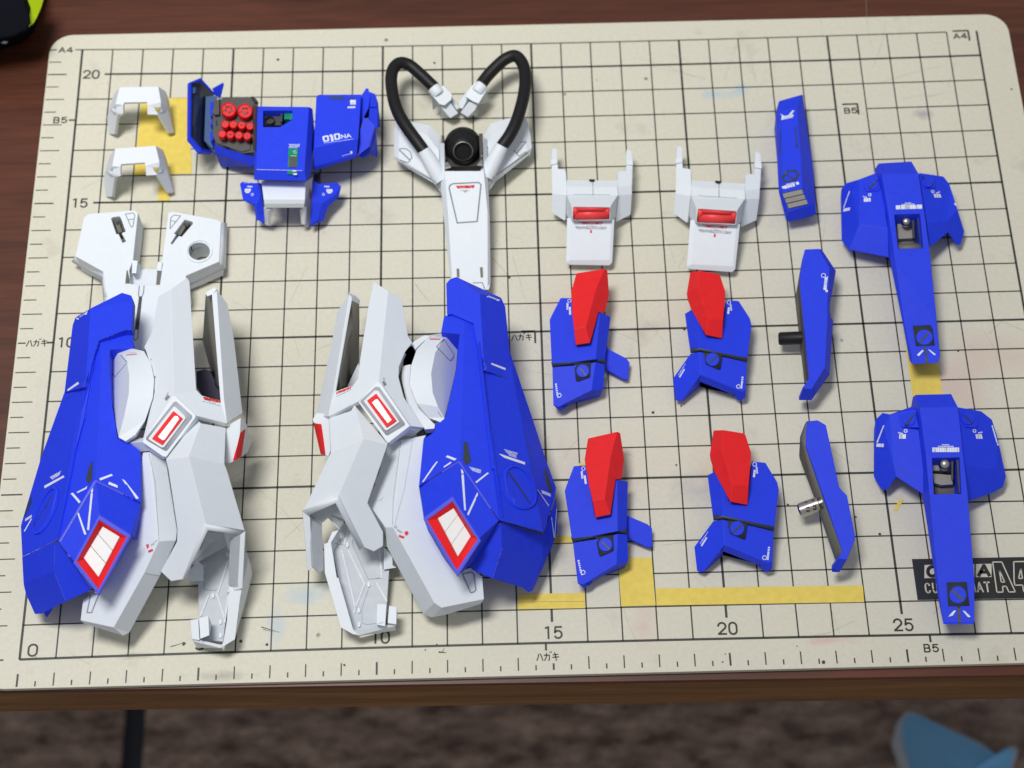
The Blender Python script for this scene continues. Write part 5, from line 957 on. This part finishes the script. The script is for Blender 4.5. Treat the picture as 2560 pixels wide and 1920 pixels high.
line(INK_W, "S128,268 85,378", .05); line(INK_W, "S80,396 124,398", .1); line(INK_W, "S228,340 272,340", .14, dash=2.5); line(INK_W, "S222,315 250,322", .04, dash=1.3); ring(INK_W, "S270,304", 9, .03)
line(INK_W, "S725,340 768,340", .14, dash=2.5); ring(INK_W, "S716,304", 9, .03); line(INK_W, "S740,318 765,312", .04, dash=1.3); line(INK_W, "S830,268 862,378", .05); line(INK_W, "S862,390 872,392", .06)

# ================================================================== things around the mat
LIME = mat("lime_green_plastic", (.55, .78, .01), .4, .4); CASE = mat("black_case_leather", (.004, .004, .008), .7, .05, bump=.1, scale=300)
thing("tool_case", "rounded black case with a lime green stripe on the table behind the mat", "case", P3('A', 60, 200, -.2))
CB = [("A-900,-700", 2.6), ("A190,-700", 2.6)]
V = pts("A-700,-500,2.6 120,-420,2.6 182,-20,2.6 225,120,2.4 240,190,2.2 215,235,2.0 120,290,1.8 -60,330,1.7 -700,380,1.8"); B_ = pts("A-700,-500,-.15 340,-500,-.15 385,-60,-.15 330,60,-.15 290,200,-.15 262,270,-.15 170,345,-.15 0,405,-.15 -700,480,-.15")
M_ = [v.lerp(b, .5) + (b - v).normalized() * 0 + Vector(((b-v).x, (b-v).y, 0)).normalized() * .25 for v, b in zip(V, B_)]; n = len(V)
mk("case_shell", V + M_ + B_, [tuple(range(n)), tuple(range(3*n-1, 2*n-1, -1))] + [(k*n+i, k*n+(i+1) % n, (k+1)*n+(i+1) % n, (k+1)*n+i) for k in (0, 1) for i in range(n)], CASE, 'root', .35, 50)
solid("lime_stripe", "A170,-60,2.3 350,-60,1.6 348,0,1.7 330,60,1.6 300,130,1.6 275,175,1.7 262,188,1.8 248,172,2.1 215,90,2.4 178,0,2.5", "abcdefghij", LIME, .4, smooth=50, bevel=.08)
line(INK_W, "A20,332 50,338", .15, h=.03)  # small highlight painted in white on the case
SLIP = mat("light_blue_slipper_fabric", (.22, .56, 1.0), .85, .2, bump=.6, scale=250); SOLE = mat("pale_slipper_sole", (.55, .60, .66), .8, .2)
thing("slipper", "light blue slipper with a pale sole edge on the floor", "slipper", P3('Y', 1700, 1500, ZF))
out = [(1190,1130),(1215,1075),(1280,1062),(1360,1100),(1600,1215),(1850,1325),(2010,1440),(2070,1395),(2110,1345),(2160,1370),(2165,1430),(2120,1520),(2200,1900),(1700,2300),(1440,1900),(1330,1640),(1255,1440),(1195,1260)]
zt = [1.5,1.8,2.2,2.8,4,5,5.2,5.6,5.8,5.6,5.2,5,5,5,4.5,3.5,2.6,1.8]
V = [P3('Y', x, y, ZF + z) for (x, y), z in zip(out, zt)]; n = len(V); c = P3('Y', 1680, 1640, ZF + 7.5)
in1 = [v.lerp(c, .25) + Vector((0, 0, 1.3)) for v in V]; in2 = [v.lerp(c, .6) + Vector((0, 0, 1.3)) for v in V]; low = [Vector((v.x*1.0, v.y, ZF + 1.0)) for v in V]
mk("slipper_upper", V + in1 + in2 + [c] + low, [(k*n+i, k*n+(i+1) % n, (k+1)*n+(i+1) % n, (k+1)*n+i) for k in (0, 1) for i in range(n)] + [(2*n+i, 2*n+(i+1) % n, 3*n) for i in range(n)] + [(i, (i+1) % n, 3*n+1+(i+1) % n, 3*n+1+i) for i in range(n)] + [tuple(range(3*n+1, 4*n+1))], SLIP, 'root', 0, 175)
su = bpy.data.objects['slipper_upper'].modifiers.new('soft', 'SUBSURF'); su.levels = su.render_levels = 2
so = [P3('Y', x - (55 if i in (14,15,16,17) else 12 if i in (0,) else 0), y + (25 if i in (14,15,16,17) else 0), ZF + 1.6) for i, (x, y) in enumerate(out)]
mk("slipper_sole", so + [Vector((v.x, v.y, ZF + .02)) for v in so], [tuple(range(n)), tuple(range(2*n-1, n-1, -1))] + [(i, (i+1) % n, n+(i+1) % n, n+i) for i in range(n)], SOLE, 'root', .3, 60)
flush()
